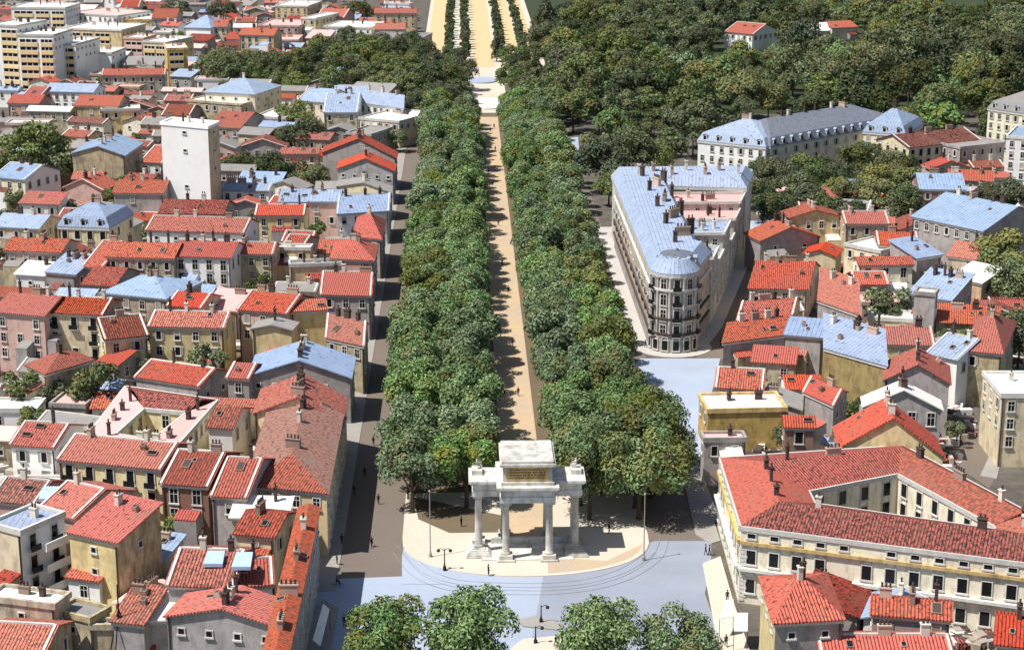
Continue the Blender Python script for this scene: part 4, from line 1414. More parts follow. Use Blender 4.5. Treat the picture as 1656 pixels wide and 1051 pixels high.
def skin_body(name, verts, edges, radii, mat, sub=1):
    me = bpy.data.meshes.new(name)
    me.from_pydata(verts, edges, [])
    ob = bpy.data.objects.new(name, me)
    COL.objects.link(ob)
    md = ob.modifiers.new('skin', 'SKIN')
    sv = me.skin_vertices[0].data if me.skin_vertices else None
    if sv is None:
        bm = bmesh.new()
        bm.from_mesh(me)
        bm.verts.layers.skin.verify()
        bm.to_mesh(me)
        bm.free()
        sv = me.skin_vertices[0].data
    for k, r in enumerate(radii):
        sv[k].radius = r if hasattr(r, '__len__') else (r, r)
    sv[0].use_root = True
    ob.modifiers.new('sub', 'SUBSURF').levels = sub
    dg = bpy.context.evaluated_depsgraph_get()
    m2 = bpy.data.meshes.new_from_object(ob.evaluated_get(dg))
    m2.name = name
    bpy.data.objects.remove(ob)
    m2.materials.clear()
    for m in mat:
        m2.materials.append(MATS[m])
    m2.polygons.foreach_set("use_smooth", [True] * len(m2.polygons))
    return m2


def person_mesh(stride=0.0, sit=False):
    V = [(0, 0, .95), (0, 0, 1.15), (0, -.01, 1.38), (0, 0, 1.5), (0, -.02, 1.62), (0, -.02, 1.74)]
    E_ = [(0, 1), (1, 2), (2, 3), (3, 4), (4, 5)]
    Rr = [(.17, .12), (.15, .11), (.19, .12), (.06, .06), (.095, .11), (.07, .08)]
    for s in (-1, 1):
        k = len(V)
        st = stride * s
        if sit:
            V += [(s * .1, 0, .9), (s * .13, -.42, .85), (s * .13, -.40 + .1 * s, .42), (s * .13, -.55 + .1 * s, .38)]
        else:
            V += [(s * .1, 0, .88), (s * .11, -st * .5 - .02, .5), (s * .11, -st, .09), (s * .12, -st - .16, .05)]
        E_ += [(0, k), (k, k + 1), (k + 1, k + 2), (k + 2, k + 3)]
        Rr += [.10, .075, .05, .045]
        k = len(V)
        if sit:
            V += [(s * .2, 0, 1.42), (s * .24, -.2, 1.2), (s * .2, -.45, 1.1), (s * .2, -.52, 1.08)]
        else:
            V += [(s * .2, 0, 1.42), (s * .25, .03 + st * .2, 1.15), (s * .24, -.06 + st * .45, .92), (s * .24, -.09 + st * .5, .82)]
        E_ += [(2, k), (k, k + 1), (k + 1, k + 2), (k + 2, k + 3)]
        Rr += [.065, .05, .04, .035]
    me = skin_body('body', V, E_, Rr, ['cloth_dark', 'skin'], 1)
    for p in me.polygons:
        c = p.center
        if c.z > 1.5 or (abs(c.x) > .2 and c.z < .9 and not sit):
            p.material_index = 1
    return me


def hair_mesh():
    b = MB()
    b.lathe([(.115, 1.66), (.125, 1.72), (.11, 1.79), (.06, 1.835), (.01, 1.845)], 0, .01, 10)
    return b.mesh('hair', ['hair'])


PERS = [person_mesh(.0), person_mesh(.22), person_mesh(.32)]
RIDER = person_mesh(0, True)
HAIR = hair_mesh()


def person(px, py, label, k=0, rz=0.0, z=0.16, group=None, mesh=None):
    p = PX(px, py, z)
    o = link('person', mesh or PERS[k], None, (p.x, p.y, z), rz)
    tag(o, label, 'person', group)
    link('hair', HAIR, o)
    return o


# carved figures on the side wings of the arch
for sg in (-1, 1):
    o = link('statue', RIDER, arch, M(2.5, sg * 7.6, CTOP + 2.45) - ao, -sg * math.pi / 2, (1.5, 1.5, 1.25))
    o.data = RIDER.copy()
    o.data.materials.clear()
    o.data.materials.append(MATS['limestone'])
    o.data.polygons.foreach_set("material_index", [0] * len(o.data.polygons))
    b = MB()
    abox(b, 1.3, 3.9, sg * 7.6 - .8, sg * 7.6 + .8, CTOP + 2.57, CTOP + 3.3)
    b.build('statue_base', ['limestone'], arch, ao)
    o.location.z += .25

# ------------------------------------------------------------------ trees


def crown_mesh(seed, R_, H_, zc, lobes, leaves, size, mat, trunk=True, flat_=0.0, cone=False):
    r = np.random.RandomState(seed)
    cs, rs = [], []
    for k in range(lobes):
        a = r.uniform(0, 2 * np.pi)
        if cone:
            z = (k + .5) / lobes
            rad = (1 - z) * R_ * .75
            cs.append((rad * np.cos(a) * .6, rad * np.sin(a) * .6, zc - H_ + 2 * H_ * z))
            rs.append(max(.5, R_ * (1 - z) * .6 + .4))
        else:
            u = r.uniform(-.72, 1.0)
            q = math.sqrt(max(0, 1 - u * u))
            d = r.uniform(.56, .80)
            cs.append((R_ * d * q * np.cos(a), R_ * d * q * np.sin(a), zc + H_ * d * u))
            rs.append(R_ * r.uniform(.26, .43))
    cs, rs = np.array(cs), np.array(rs)
    pick = r.choice(len(cs), leaves, p=(rs ** 2) / (rs ** 2).sum())
    d = r.normal(size=(leaves, 3))
    d /= np.linalg.norm(d, axis=1)[:, None]
    d[:, 2] = np.where(d[:, 2] < -.3, -d[:, 2], d[:, 2])
    rad = rs[pick] * r.uniform(.72, 1.12, leaves)
    vs = 1.0 - flat_
    pos = cs[pick] + d * rad[:, None] * np.array([1, 1, vs * min(1.1, H_ / R_ + .25)])
    nrm = d + r.normal(size=(leaves, 3)) * .42
    nrm /= np.linalg.norm(nrm, axis=1)[:, None]
    t = np.cross(nrm, r.normal(size=(leaves, 3)))
    t /= np.linalg.norm(t, axis=1)[:, None]
    bt = np.cross(nrm, t)
    s = (size * r.uniform(.6, 1.25, leaves))[:, None]
    V = np.stack([pos - t * s, pos - bt * s * .55, pos + t * s, pos + bt * s * .55], 1).reshape(-1, 3)
    F_ = np.arange(leaves * 4).reshape(-1, 4)
    me = bpy.data.meshes.new('crown')
    if trunk:
        b = MB()
        b.tube([(0, 0, 0), (.05, 0, zc * .5), (.1, .05, zc)], [.32, .24, .12], 7)
        for k in range(3):
            a = 2 * math.pi * k / 3
            b.tube([(0, 0, zc * .55), (R_ * .45 * math.cos(a), R_ * .45 * math.sin(a), zc * 1.05)], [.15, .05], 5)
        nv = len(V)
        V = np.concatenate([V, np.array([tuple(p) for p in b.v])])
        fl_ = [tuple(f) for f in F_] + [tuple(i + nv for i in f) for f in b.f]
        me.from_pydata(V.tolist(), [], fl_)
        me.materials.append(MATS[mat])
        me.materials.append(MATS['bark'])
        me.polygons.foreach_set("material_index", [0] * leaves + [1] * len(b.f))
    else:
        me.from_pydata(V.tolist(), [], F_.tolist())
        me.materials.append(MATS[mat])
    me.update()
    return me


def trunk_mesh(h, R_):
    b = MB()
    b.tube([(0, 0, 0), (.03, .02, h * .3), (.08, .0, h * .75)], [.36, .27, .16], 8)
    for k in range(4):
        a = 2 * math.pi * (k + .2) / 4
        b.tube([(.03, .02, h * .35), (R_ * .3 * math.cos(a), R_ * .3 * math.sin(a), h * .62), (R_ * .55 * math.cos(a), R_ * .55 * math.sin(a), h * .85)], [.18, .1, .04], 6)
    return b.mesh('trunk', ['bark'])


PLANE = [crown_mesh(20 + k, 5.4, 4.2, 7.0, 16, 6800, .30, 'leaf', False) for k in range(7)]
PTRUNK = trunk_mesh(9.2, 5.2)
BIG = [crown_mesh(60 + k, 6.2, 5.2, 7.2, 22, 11000, .27, 'leaf', False) for k in range(3)]
PARK = [crown_mesh(80 + k, 8.5, 6.0, 9.5, 17, 3800, .50, 'leaf_park') for k in range(6)] + \
       [crown_mesh(90 + k, 8.5, 6.0, 9.5, 17, 3800, .50, 'leaf_dark') for k in range(3)] + \
       [crown_mesh(95 + k, 9.5, 4.6, 10.5, 16, 2600, .62, 'leaf_dark', True, .55) for k in range(2)]
PARK += [crown_mesh(140 + k, 7.0, 8.0, 11.0, 15, 2600, .6, 'leaf_dark', True, 0, True) for k in range(2)] + \
    [crown_mesh(150, 6.5, 5.0, 8.0, 13, 2400, .6, 'leaf', True), crown_mesh(151, 10, 7.0, 11, 22, 3200, .66, 'leaf_park', True)]
SMALL = [crown_mesh(110 + k, 4.6, 4.0, 6.0, 12, 1700, .42, 'leaf_park') for k in range(3)]
CONE = [crown_mesh(120, 5.0, 8.0, 10.0, 14, 2600, .5, 'leaf_dark', True, 0, True)]
CLIP = [crown_mesh(130 + k, 2.6, 2.6, 4.2, 8, 420, .5, 'leaf_dark', True) for k in range(2)]

ORD = ['first', 'second', 'third', 'fourth', 'fifth', 'sixth', 'seventh', 'eighth', 'ninth', 'tenth', 'eleventh', 'twelfth', 'thirteenth',
       'fourteenth', 'fifteenth', 'sixteenth', 'seventeenth', 'eighteenth', 'nineteenth', 'twentieth']


def nth(k):
    if k < 20:
        return ORD[k]
    tens = ['', '', 'twenty', 'thirty', 'forty', 'fifty'][(k + 1) // 10]
    u = (k + 1) % 10
    return tens + ('-' + ORD[u - 1] if u else 'th')[0:] if u else {20: 'twentieth', 30: 'thirtieth', 40: 'fortieth', 50: 'fiftieth'}[k + 1]


def plane_tree(p, label, group, crown, sc_=1.0, rz=0.0):
    o = thing('plane_tree', label, 'tree', p, rz, group)
    o.scale = (sc_, sc_, sc_ * rng.uniform(.94, 1.08))
    link('trunk', PTRUNK, o)
    link('crown', crown, o)
    return o


ROWS = [(-17.9, 'left band, row along the left road'), (-9.0, 'left band, row along the footpath'),
        (9.4, 'right band, row along the footpath'), (17.9, 'right band, row along the right road')]
for t_, nm in ROWS:
    s_ = 20.0 if abs(t_) < 10 else 17.0
    k = 0
    while s_ < 405:
        t2 = t_ + rng.uniform(-.8, .8)
        plane_tree(M(s_ + rng.uniform(-1, 1), t2, .1), 'plane tree, %s from the arch in the %s' % (nth(k), nm), 'plane trees of the avenue',
                   PLANE[rng.randrange(7)], rng.uniform(.98, 1.2), rng.uniform(0, 6.28))
        s_ += 8.8
        k += 1
# the wider trees by the arch on the right
for k, (s_, t_, sc_) in enumerate(((13, 10.5, 1.15), (13, 18.5, 1.25), (23, 21.5, 1.25), (36, 21.5, 1.15), (24, 13, 1.2))):
    plane_tree(M(s_, t_, .1), 'spreading plane tree bulging over the right road, %s behind the arch' % nth(k), 'plane trees by the arch', BIG[k % 3], sc_, k * 1.7)
# the four trees of the square
for (x, y, sc_, lab) in ((636, 1117, 1.0, 'leafy tree at the bottom edge, leftmost of four on the square'),
                         (768, 1120, 1.02, 'leafy tree at the bottom edge, second from left on the square'),
                         (975, 1127, .95, 'leafy tree at the bottom edge, third from left on the square'),
                         (1090, 1124, .97, 'leafy tree at the bottom edge, rightmost of four on the square')):
    p = PX(x, y, 0)
    plane_tree(Vector((p.x, p.y, .05)), lab, 'trees on the square', BIG[int(x) % 3], sc_, x)


def free(p, r):
    for pts, sil, lab, org, sz in FOOT:
        if (p - org).length > sz + r + 40:
            continue
        if inside(p, pts):
            return False
        for k in range(8):
            if inside((p.x + r * math.cos(k * .785), p.y + r * math.sin(k * .785)), pts):
                return False
    return True


KEEP = [[(1030, 590), (1120, 572), (1172, 480), (1215, 372), (1240, 345), (1268, 345), (1250, 440), (1212, 520), (1195, 600), (1168, 700), (1162, 790), (1040, 790)],
        [(1530, 760), (1590, 660), (1612, 585), (1665, 585), (1650, 700), (1605, 800)]]
VILLAS = [[(1155, 36), (1235, 36), (1235, 92), (1155, 92)], [(1298, 34), (1400, 34), (1400, 84), (1298, 84)]]


def wood(pxp, z, dstep, tstep, where, group, meshes, rlo, rhi, name='park_tree'):
    ys = [q[1] for q in pxp]
    far, near = PX(828, min(ys), z).y, PX(828, max(ys), z).y
    d = near
    rank = 0
    while d < far:
        x = -420.0 + rng.uniform(0, tstep)
        n_ = 0
        while x < 420:
            p = Vector((x + rng.uniform(-.25, .25) * tstep, d + rng.uniform(-.3, .3) * dstep, 0))
            x += tstep
            q = proj(p + Z * z)
            if not inside(q, pxp) or not free(p, 4.5) or any(inside(q, v_) for v_ in VILLAS):
                continue
            if abs(toST(p)[1]) < 27 and toST(p)[0] > 430 and 'Grand' not in where and toST(p)[1] > -27 and 'round' not in where:
                continue
            o = link(name, meshes[rng.randrange(len(meshes))], None, p, rng.uniform(0, 6.28), (s := rng.uniform(rlo, rhi), s, s * rng.uniform(.85, 1.15)))
            tag(o, '%s tree from left in the %s rank of %s' % (nth(n_), nth(rank), where), 'tree', group)
            n_ += 1
        d += dstep
        if n_:
            rank += 1


wood([(868, 8), (1660, 8), (1660, 130), (1590, 215), (1470, 215), (1440, 172), (1370, 168), (1240, 180), (1130, 196), (1128, 245), (1040, 255),
      (975, 275), (945, 262), (940, 205), (865, 185), (850, 120), (880, 100)], 8.5, 22, 14.5, 'the park wood counted from the front', 'park trees', PARK, .62, 1.3)
wood([(1150, 248), (1300, 236), (1470, 243), (1480, 330), (1380, 345), (1215, 340), (1205, 280)], 8, 13, 10.5, 'the grove before the slate palace', 'grove trees', PARK[5:9] + PARK[:1], .6, .8)
wood([(320, 88), (440, 85), (500, 70), (585, 60), (690, 70), (690, 150), (655, 140), (480, 135), (430, 120), (330, 125)], 8.5, 17, 12.5, 'the left garden wood', 'garden trees', PARK[:8], .65, .95)
wood([(655, 130), (775, 100), (770, 135), (735, 150), (735, 172), (665, 200)], 8, 15, 11, 'the clump left of the round garden', 'round garden trees', PARK[5:9], .65, .85)
wood([(820, 118), (905, 110), (935, 190), (905, 178), (822, 165)], 8, 15, 11, 'the clump right of the round garden', 'round garden trees', PARK[5:9], .65, .85)


def lone(px, py, z, sc_, label, meshes, name='garden_tree', group=None):
    p = PX(px, py, z * sc_)
    o = link(name, meshes[rng.randrange(len(meshes))], None, (p.x, p.y, 0), rng.uniform(0, 6.28), (sc_, sc_, sc_))
    return tag(o, label, 'tree', group)


for px, py, z, s, lab, ms in [
    (55, 250, 9, 1.25, 'large dark tree clump at the left edge, its centre', PARK[:5]), (25, 275, 9, .9, 'dark tree at the left edge, left in the clump', PARK[5:9]),
    (90, 270, 9, .85, 'dark tree right in the left edge clump', PARK[:5]), (480, 190, 9, .9, 'tall bushy garden tree beside the white flat house', PARK[:5]),
    (495, 222, 9, .8, 'bright bushy tree below the tall one, upper left', PARK[:5]), (455, 228, 9, .7, 'dark bush tree left of the bright bushy tree', PARK[5:9]),
    (430, 275, 9, .75, 'dark garden tree right of the white tower', PARK[5:9]), (385, 275, 9, .7, 'dark garden tree at the right foot of the white tower', PARK[5:9]),
    (470, 285, 9, .7, 'dark garden tree between white tower and avenue gables', PARK[5:9]), (505, 290, 9, .65, 'small dark tree left of the lower grey gable', PARK[5:9]),
    (580, 22, 9, .9, 'dark round tree between far red roofs at top', PARK[5:9]), (285, 18, 9, .9, 'dark tree near the top edge, left town', PARK[5:9]),
    (360, 20, 9, .9, 'dark tree at the top edge right of blue pyramid roof', PARK[5:9]), (335, 590, 6, .95, 'round dark tree above the courtyard palace', SMALL),
    (155, 622, 6, 1.15, 'round green tree left of the courtyard palace', SMALL), (30, 632, 6, .9, 'pale green bush tree at the left picture edge', SMALL),
    (85, 640, 6, .7, 'small bush below the detached yellow house', SMALL), (1432, 492, 6, 1.15, 'round green tree in a yard of the right block', SMALL),
    (1625, 420, 9, .95, 'big bushy tree at the right edge', PARK[:5]), (1640, 460, 9, .8, 'lower bushy tree at the right edge', PARK[:5]),
    (1630, 318, 9, .7, 'dark tree above the plain white gable', PARK[5:9]), (1600, 322, 9, .6, 'dark tree left above the plain white gable', PARK[5:9]),
    (960, 235, 6, 1.2, 'yellowish round tree beside the side street', SMALL), (985, 300, 6, 1.0, 'small tree left behind the flatiron building', SMALL),
    (1020, 225, 9, .75, 'brownish layered tree behind the flatiron building', PARK[9:]), (1060, 262, 9, .7, 'low dark tree touching the flatiron rear', PARK[9:]),
    (190, 322, 6, .9, 'dark shrub tree right of the mansard villa', SMALL), (105, 340, 6, .8, 'green shrub left of the mansard villa', SMALL),
    (295, 305, 6, .8, 'dark shrub at the foot of the white tower', SMALL), (640, 225, 9, .5, 'small tree at the avenue end behind the red gables', PARK[:5]),
    (1650, 545, 9, .8, 'olive tree above the right edge yellow block', PARK[:5])]:
    lone(px, py, z, s, lab, ms)
for k, (s_, t_) in enumerate(((520, -14), (532, -22), (548, -13), (541, 13), (525, 13), (515, 21), (552, 22), (492, -14.5), (482, 12.5), (470, -16), (462, 14), (506, -20), (500, 15))):
    p = M(s_, t_)
    o = link('garden_tree', PARK[(0, 6, 7, 3, 8, 11)[k % 6]], None, p, k * 1.3, (.62 + .05 * (k % 4),) * 3)
    tag(o, 'dark tree at the round garden %s, %s in depth order' % ('left' if t_ < 0 else 'right', nth(sorted(x[0] for x in ((520, -14), (532, -22), (548, -13), (541, 13), (525, 13), (515, 21), (552, 22), (492, -14.5), (482, 12.5), (470, -16), (462, 14), (506, -20), (500, 15)) if (x[1] < 0) == (t_ < 0)).index(s_))), 'tree', 'round garden trees')
lone(803, 72, 10, .8, 'dark conical pine right of the far central path', CONE, 'pine_tree')
lone(705, 130, 10, .8, 'dark conical pine left of the round garden', CONE, 'pine_tree')
for t_, nm in ((-15.8, 'far left row'), (-8.2, 'inner left row'), (8.6, 'inner right row'), (18.8, 'far right row')):
    k = 0
    s_ = 548.0
    while s_ < 960:
        if not (t_ > -9 and t_ < 9 and s_ < 560):
            o = link('clipped_tree', CLIP[k % 2], None, M(s_, t_ + rng.uniform(-.3, .3)), rng.uniform(0, 6.28), (1, 1, rng.uniform(.9, 1.2)))
            tag(o, 'clipped dark tree, %s from the round garden, promenade %s' % (nth(k), nm), 'tree', 'clipped trees of the far promenade')
        s_ += 9.5 if s_ < 700 else 13
        k += 1

# ------------------------------------------------------------------ low houses that fill the yards between the traced ones
cand = []
frng = random.Random(11)
LEFT = [(0, 70), (330, 60), (470, 95), (655, 215), (640, 330), (600, 560), (565, 770), (520, 900), (470, 1040), (0, 1040)]
LEFT2 = [(0, 20), (690, 20), (690, 60), (330, 80), (0, 80)]
RIGHT = [(1235, 345), (1480, 330), (1500, 270), (1640, 260), (1640, 590), (1520, 770), (1160, 740), (1165, 600)]
RIGHT2 = [(1370, 930), (1656, 960), (1656, 1045), (1370, 1045)]
GRIDW = 0
SIDE = ['left of', 'right of', 'behind', 'before']
seen = set()
WN = {STN: 'stone', OC: 'ochre', Y: 'yellow', CR: 'cream', WT: 'white', PI_: 'pink', TA: 'tan', GY: 'grey', BR: 'brick'}
count = 0
for _ in range(15000):
    reg = frng.choice((LEFT, LEFT, LEFT, LEFT2, RIGHT, RIGHT, RIGHT2))
    xs, ys = [q[0] for q in reg], [q[1] for q in reg]
    px, py = frng.uniform(min(xs), max(xs)), min(ys) + (max(ys) - min(ys)) * frng.random() ** 1.3
    if not inside((px, py), reg):
        continue
    p = PX(px, py, 0)
    far_ = p.y > 520
    tiny = _ > 4000
    W_ = (frng.uniform(3.5, 7) if tiny else frng.uniform(6, 13)) * (1.25 if far_ else 1)
    d_ = frng.uniform(3, 5.5) if tiny else frng.uniform(5.5, 9.5)
    h_ = (frng.uniform(2.8, 4.6) if tiny else frng.uniform(4.0, 7.0)) + (1.5 if far_ else 0)
    ang = math.radians(frng.choice((-20, -14, -8, 0)) if px < 800 else frng.choice((-12, 0, 10, 70)))
    eu = Vector((math.cos(ang), math.sin(ang), 0))
    n_ = Vector((-eu.y, eu.x, 0))
    A_ = p - eu * W_ / 2
    corners = [A_, A_ + eu * W_, A_ + eu * W_ + n_ * d_, A_ + n_ * d_]
    st = toST(p)
    if any(abs(toST(q)[1]) < 32.5 or any(inside(proj(q), kp) for kp in KEEP) for q in corners):
        continue
    pin = [A_ + eu * W_ * u + n_ * d_ * v for u in (0, .33, .66, 1) for v in (0, .33, .66, 1)]
    bad = False
    near = None
    for pts, sil, lab, org, sz in FOOT:
        dist = (org - p).length
        if dist < sz + 24:
            if any(inside(q, pts) for q in pin) or any(inside(q, corners) for q in pts):
                bad = True
                break
        if org.y > p.y - 6 and dist < 90:
            # keep clear of what stands behind: the filler must not hide a traced roof
            for u, v, zz in ((0, 0, h_), (.5, .5, h_ + 1.8), (1, 0, h_), (0, 1, h_ + .5), (1, 1, h_ + .5), (.5, 1, h_ + 1.2)):
                if inside(proj(A_ + eu * W_ * u + n_ * d_ * v + Z * zz), sil[:4]):
                    bad = True
                    break
            if bad:
                break
        if lab and len(lab.split()) <= 10 and (near is None or dist < near[0]):
            near = (dist, lab, org)
    if bad or near is None:
        continue
    v = p - near[2]
    side = SIDE[(0 if v.x < 0 else 1) if abs(v.x) > abs(v.y) else (2 if v.y > 0 else 3)]
    rf = frng.choice((R, DK, DK, R, GR, WH, ZI, PK, GR))
    rn = {R: 'red', DK: 'rust-red', GR: 'grey', WH: 'white', ZI: 'blue', PK: 'pink'}[rf]
    short = near[1]
    wl_ = frng.choice((Y, CR, WT, PI_, TA, GY, GY, TA))
    lab = '%s %s-walled shed %s the %s' % (rn, WN[wl_], side, short)
    key = (side, short)
    if lab in LABELS:
        continue
    seen.add(key)
    kd = 'F' if rf in (WH, PK) and frng.random() < .6 else frng.choice(('P', 'P', 'S', 'G'))
    org_n = len(FOOT)
    house(kd, 0, 0, 0, 0, 0, h_, rf, wl_, label=lab, name='outbuilding', cat='outbuilding',
          world=(A_ + Z * h_, A_ + eu * W_ + Z * h_, n_ * d_), f=1, sd=0, win=frng.choice(('small', 'plain')), step=3.4,
          ch=frng.choice((0, 0, 1)), trimr=False)
    FOOT[-1] = (FOOT[-1][0], FOOT[-1][1], None, FOOT[-1][3], FOOT[-1][4])
    count += 1
    if count > 380:
        break
print('fillers', count)
nb = 0
for _ in range(1500):
    reg = frng.choice((LEFT, LEFT, RIGHT))
    xs, ys = [q[0] for q in reg], [q[1] for q in reg]
    px, py = frng.uniform(min(xs), max(xs)), frng.uniform(min(ys), max(ys))
    p = PX(px, py, 0)
    if not inside((px, py), reg) or abs(toST(p)[1]) < 35 or any(inside((px, py), kp) for kp in KEEP) or not free(p, 2.0):
        continue
    near = min(((o_ - p).length, lb, o_) for (_a, _b, lb, o_, _c) in FOOT if lb)
    v = p - near[2]
    side = SIDE[(0 if v.x < 0 else 1) if abs(v.x) > abs(v.y) else (2 if v.y > 0 else 3)]
    lab = 'small bushy tree %s the %s' % (side, near[1])
    if lab in LABELS or len(lab.split()) > 16:
        continue
    o = link('yard_tree', SMALL[nb % 3], None, p, frng.uniform(0, 6), (s_ := frng.uniform(.42, .8), s_, s_ * 1.05))
    tag(o, lab, 'tree', 'small trees in the yards')
    nb += 1
    if nb > 60:
        break
print('bushes', nb)
b = MB()
nd = 0
for _ in range(9000):
    reg = frng.choice((LEFT, LEFT, RIGHT, RIGHT, RIGHT2))
    xs, ys = [q[0] for q in reg], [q[1] for q in reg]
    px, py = frng.uniform(min(xs), max(xs)), frng.uniform(min(ys), max(ys))
    p = PX(px, py, 0)
    if not inside((px, py), reg) or abs(toST(p)[1]) < 33 or any(inside((px, py), kp) for kp in KEEP) or not free(p, .8):
        continue
    for q in range(3):
        w_, l_, h_ = frng.uniform(.15, .7), frng.uniform(.3, 1.8), frng.uniform(.15, 1.3)
        a = frng.uniform(0, 3.14)
        ex, ey = Vector((math.cos(a), math.sin(a), 0)), Vector((-math.sin(a), math.cos(a), 0))
        c = p + Vector((frng.uniform(-1.4, 1.4), frng.uniform(-1.4, 1.4), .004 * q))
        q4 = [c - ex * l_ - ey * w_, c + ex * l_ - ey * w_, c + ex * l_ + ey * w_, c - ex * l_ + ey * w_]
        b.hexa(q4, [x + Z * h_ for x in q4], frng.randrange(6))
    nd += 1
    if nd > 1500:
        break
o = b.build('yard_debris', ['trim', 'whiteflat', 'soot', 'tan', 'rust', 'shutter'])
o['kind'] = 'stuff'
o['label'] = 'boxes, planks and rubbish strewn over the yards between houses'
print('debris', nd)

# ------------------------------------------------------------------ street furniture, people, awnings


def pole(px, py, h, label, arms=0, z=.15, r=.09):
    p = PX(px, py, z)
    root = thing('lamp_post' if arms else 'tram_pole', label, 'lamp post' if arms else 'pole', (p.x, p.y, z))
    b = MB()
    b.lathe([(.28, 0), (.26, .5), (r + .05, .7), (r, 1.2), (r * .8, h)], 0, 0, 9)
    b.build('post', ['iron' if arms else 'sidewalk'], root)
    if arms:
        for s in ((-1, 1) if arms == 2 else (1,)):
            b = MB()
            b.tube([(0, 0, h - .3), (s * .5, 0, h + .05), (s * .9, 0, h - .05)], .05, 6)
            b.build('arm', ['iron'], root)
            b = MB()
            b.lathe([(.12, h - .1), (.28, h - .2), (.24, h - .45), (.08, h - .55)], s * .9, 0, 9)
            b.build('lamp', ['iron'], root)
    else:
        b = MB()
        b.lathe([(.16, h), (.2, h + .15), (.1, h + .35)], 0, 0, 8)
        b.build('finial', ['sidewalk'], root)
    return root


pole(696, 900, 10.5, 'tall pale pole on the plaza left of the arch')
pole(1041, 905, 10.5, 'tall pale pole on the plaza right of the arch')
pole(719, 921, 3.4, 'short double lamp post on the plaza edge', 2)
pole(875, 1006, 2.6, 'small dark post on the upper traffic island', 1)
pole(866, 1040, 2.6, 'small dark post on the lower island, left', 1)

p = PX(198, 1092, 0)
root = thing('tripod_mast', 'black tripod mast standing over the lower left roofs', 'mast', (p.x, p.y, 0))
b = MB()
b.tube([(0, 0, 0), (0, 0, 13.0)], [.16, .08], 7)
b.build('pole', ['iron'], root)
for a in (20, 140, 260):
    b = MB()
    b.tube([(2.2 * math.cos(math.radians(a)), 2.2 * math.sin(math.radians(a)), 3), (0, 0, 9.5)], .09, 6)
    b.build('leg', ['iron'], root)

for px, py, lab, k, rz, z in [
    (557, 1012, 'person in dark clothes, left of a standing pair by the awning', 0, 0.3, .06),
    (564, 1010, 'person in dark clothes, right of a standing pair by the awning', 0, -.4, .06),
    (545, 912, 'person standing on the kerb of the left street corner', 0, 2, .16),
    (553, 880, 'person walking up the left pavement', 1, 3.1, .16),
    (746, 851, 'person standing in the tree shade left of the arch', 0, 1, .18),
    (1141, 897, 'person, left of two crossing the right road', 1, 1.2, .06),
    (1147, 898, 'person, right of two crossing the right road', 1, 1.2, .06),
    (899, 1045, 'person walking on the lower traffic island', 2, .8, .26),
    (909, 1038, 'person at the right tip of the lower traffic island', 1, -.8, .26),
    (1176, 972, 'person on the right pavement beneath the palace', 0, 0, .16),
    (1174, 1045, 'person at the bottom edge near the small awnings', 1, 0, .16),
    (822, 474, 'person in the middle of the long footpath', 1, 3.1, .2),
    (806, 365, 'person on the footpath beyond the middle', 1, 3.1, .2),
    (783, 240, 'person at the far end of the footpath, nearest left', 1, 0, .2),
    (801, 245, 'person at the far end of the footpath, nearest right', 1, 0, .2),
    (793, 214, 'person in the middle of the footpath far end', 1, 0, .2),
    (612, 815, 'person in the middle of the left road, nearest the bicycle rider', 1, 3, .06),
    (590, 770, 'person on the left road, furthest left', 1, 0, .06),
    (622, 742, 'person on the left road by the tree edge', 1, 2, .06),
    (604, 720, 'person highest up the near left road', 1, 3, .06),
    (573, 800, 'person on the left pavement below the salmon roof', 1, 3, .16),
    (660, 806, 'person at the tree trunk left of the plaza pole', 0, 3, .18),
    (985, 862, 'person on the plaza right of the arch steps', 1, 2, .18),
    (790, 930, 'person at the plaza kerb before the arch', 0, 2, .17),
    (1165, 560, 'person on the corner right of the flatiron prow', 1, 2, .16),
    (1044, 562, 'person on the pavement left of the flatiron prow', 1, 1, .16),
    (829, 560, 'person on the footpath nearest the arch', 1, 3, .2),
    (838, 640, 'person on the footpath just behind the arch top', 1, 0, .2),
    (812, 430, 'person on the footpath above its middle, right side', 1, 3, .2),
    (797, 300, 'person on the far third of the footpath', 1, 0, .2),
    (790, 280, 'person by the left trees on the far third of footpath', 1, 3, .2),
    (799, 208, 'person highest up the footpath far end', 1, 0, .2)]:
    person(px, py, lab, k, rz, z)


def bicycle_parts(root):
    for y in (-.52, .52):
        b = MB()
        n = 16
        rings_ = []
        for k in range(n + 1):
            a = 2 * math.pi * k / n
            rings_.append((0, y + .34 * math.cos(a), .34 + .34 * math.sin(a)))
        b.tube(rings_, .025, 5)
        for k in range(4):
            a = math.pi * k / 4
            b.tube([(0, y - .33 * math.cos(a), .34 - .33 * math.sin(a)), (0, y + .33 * math.cos(a), .34 + .33 * math.sin(a))], .006, 4)
        b.build('wheel', ['iron'], root)
    b = MB()
    for q in ([(0, .52, .34), (0, .15, .82)], [(0, .52, .34), (0, 0.05, .32)], [(0, .05, .32), (0, .18, .9)], [(0, .05, .32), (0, -.38, .8)],
              [(0, .16, .8), (0, -.38, .82)], [(0, -.36, .95), (0, -.52, .34)]):
        b.tube(q, .022, 6)
    b.build('frame', ['iron'], root)
    b = MB()
    b.tube([(-.25, -.3, .98), (0, -.38, .98), (.25, -.3, .98)], .018, 5)
    b.build('handlebar', ['iron'], root)
    b = MB()
    b.rings([[(-.02, -.02, .92), (.02, -.02, .92), (.02, -.02, .96), (-.02, -.02, .96)], [(-.08, .28, .9), (.08, .28, .9), (.08, .28, .97), (-.08, .28, .97)]])
    b.build('saddle', ['iron'], root)


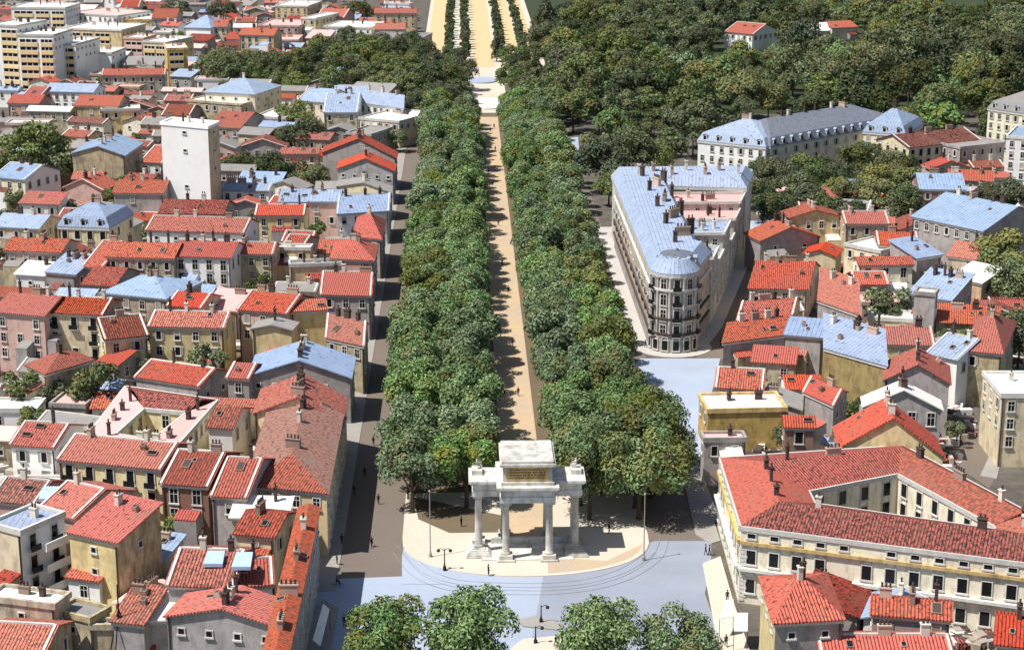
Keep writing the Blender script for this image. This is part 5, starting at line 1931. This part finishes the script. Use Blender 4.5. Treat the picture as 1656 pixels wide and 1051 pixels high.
for px, py, lab, rz, rider in ((601, 884, 'dark bicycle ridden up the left road', 3.1, 'person in dark clothes riding the bicycle on left road'),
                               (546, 949, 'dark bicycle stopped at the left street corner', 1.5, 'person in dark clothes standing astride the corner bicycle')):
    p = PX(px, py, .05)
    root = thing('bicycle', lab, 'bicycle', (p.x, p.y, .06), rz)
    bicycle_parts(root)
    o = link('person', RIDER, None, (p.x - .12 * math.sin(rz), p.y + .12 * math.cos(rz), .06), rz)
    tag(o, rider, 'person')
    link('hair', HAIR, o)


def awning(pts, h, label, drop=.9):
    P_ = [PX(x, y, h) for x, y in pts]     # outer front-left, outer front-right, wall right, wall left
    org = Vector((P_[0].x, P_[0].y, 0))
    root = thing('awning', label, 'awning', org)
    up = Z * drop
    b = MB()
    b.slab([[P_[0], P_[1], P_[2] + up, P_[3] + up]], .06)
    b.build('canopy', ['awning'], root, org)
    b = MB()
    for q in (P_[0], P_[1]):
        b.tube([(q.x, q.y, 0.1), (q.x, q.y, h - .05)], .04, 6)
    b.build('support', ['iron'], root, org)


for pts in ([(640, 890), (668, 925), (705, 945), (760, 955), (900, 958), (1000, 940), (1060, 905), (1075, 870)],
            [(648, 880), (678, 915), (712, 934), (765, 944), (900, 946), (990, 930), (1048, 897), (1062, 865)]):
    w3 = [PX(x, y, 0) for x, y in pts]
    cr = []
    for k in range(len(w3) - 1):
        p0, p1, p2, p3 = w3[max(k - 1, 0)], w3[k], w3[k + 1], w3[min(k + 2, len(w3) - 1)]
        for q in range(6):
            u = q / 6
            cr.append(.5 * ((2 * p1) + (p2 - p0) * u + (2 * p0 - 5 * p1 + 4 * p2 - p3) * u * u + (3 * p1 - p0 - 3 * p2 + p3) * u ** 3))
    cr.append(w3[-1])
    for off in (-.72, .72):
        b = MB()
        for k in range(len(cr) - 1):
            d = (cr[k + 1] - cr[k]).normalized()
            m = Vector((-d.y, d.x, 0))
            if k == 0:
                m0 = m
            a0, a1 = cr[k] + m0 * (off - .04), cr[k] + m0 * (off + .04)
            b0, b1 = cr[k + 1] + m * (off - .04), cr[k + 1] + m * (off + .04)
            b.poly([x + Z * .115 for x in (a0, b0, b1, a1)])
            m0 = m
        o = b.build('tram_rail', ['greyflat'])
        o['kind'] = 'structure'

awning([(533, 985), (518, 1044), (506, 1044), (523, 985)], 3.2, 'long white shop awning along the left street corner')
awning([(1164, 1000), (1186, 996), (1186, 978), (1172, 980)], 3.0, 'white awning under the palace corner, upper of two')
awning([(1187, 1020), (1209, 1020), (1209, 1000), (1189, 1000)], 3.0, 'white awning under the palace corner, lower of two')

# two skylights on the red roof, the blue gable strip, laundry
for x0, y0, x1, y1, lab in ((328, 890, 360, 911, 'square blue skylight box, left of two on a red roof'), (374, 892, 405, 916, 'square blue skylight box, right of two on a red roof'),
                            (62, 786, 98, 806, 'flat blue skylight panel on the mottled red roof')):
    A_, B_ = PX(x0, y1, 13.0), PX(x1, y1, 13.0)
    C_, D_ = PX(x1 + 4, y0, 13.95), PX(x0 + 8, y0, 13.95)
    b = MB()
    b.hexa([q - Z * .5 for q in (A_, B_, C_, D_)], [A_, B_, C_, D_])
    o = b.build('skylight', ['skylight'], None, A_)
    o.location = A_
    tag(o, lab, 'skylight')
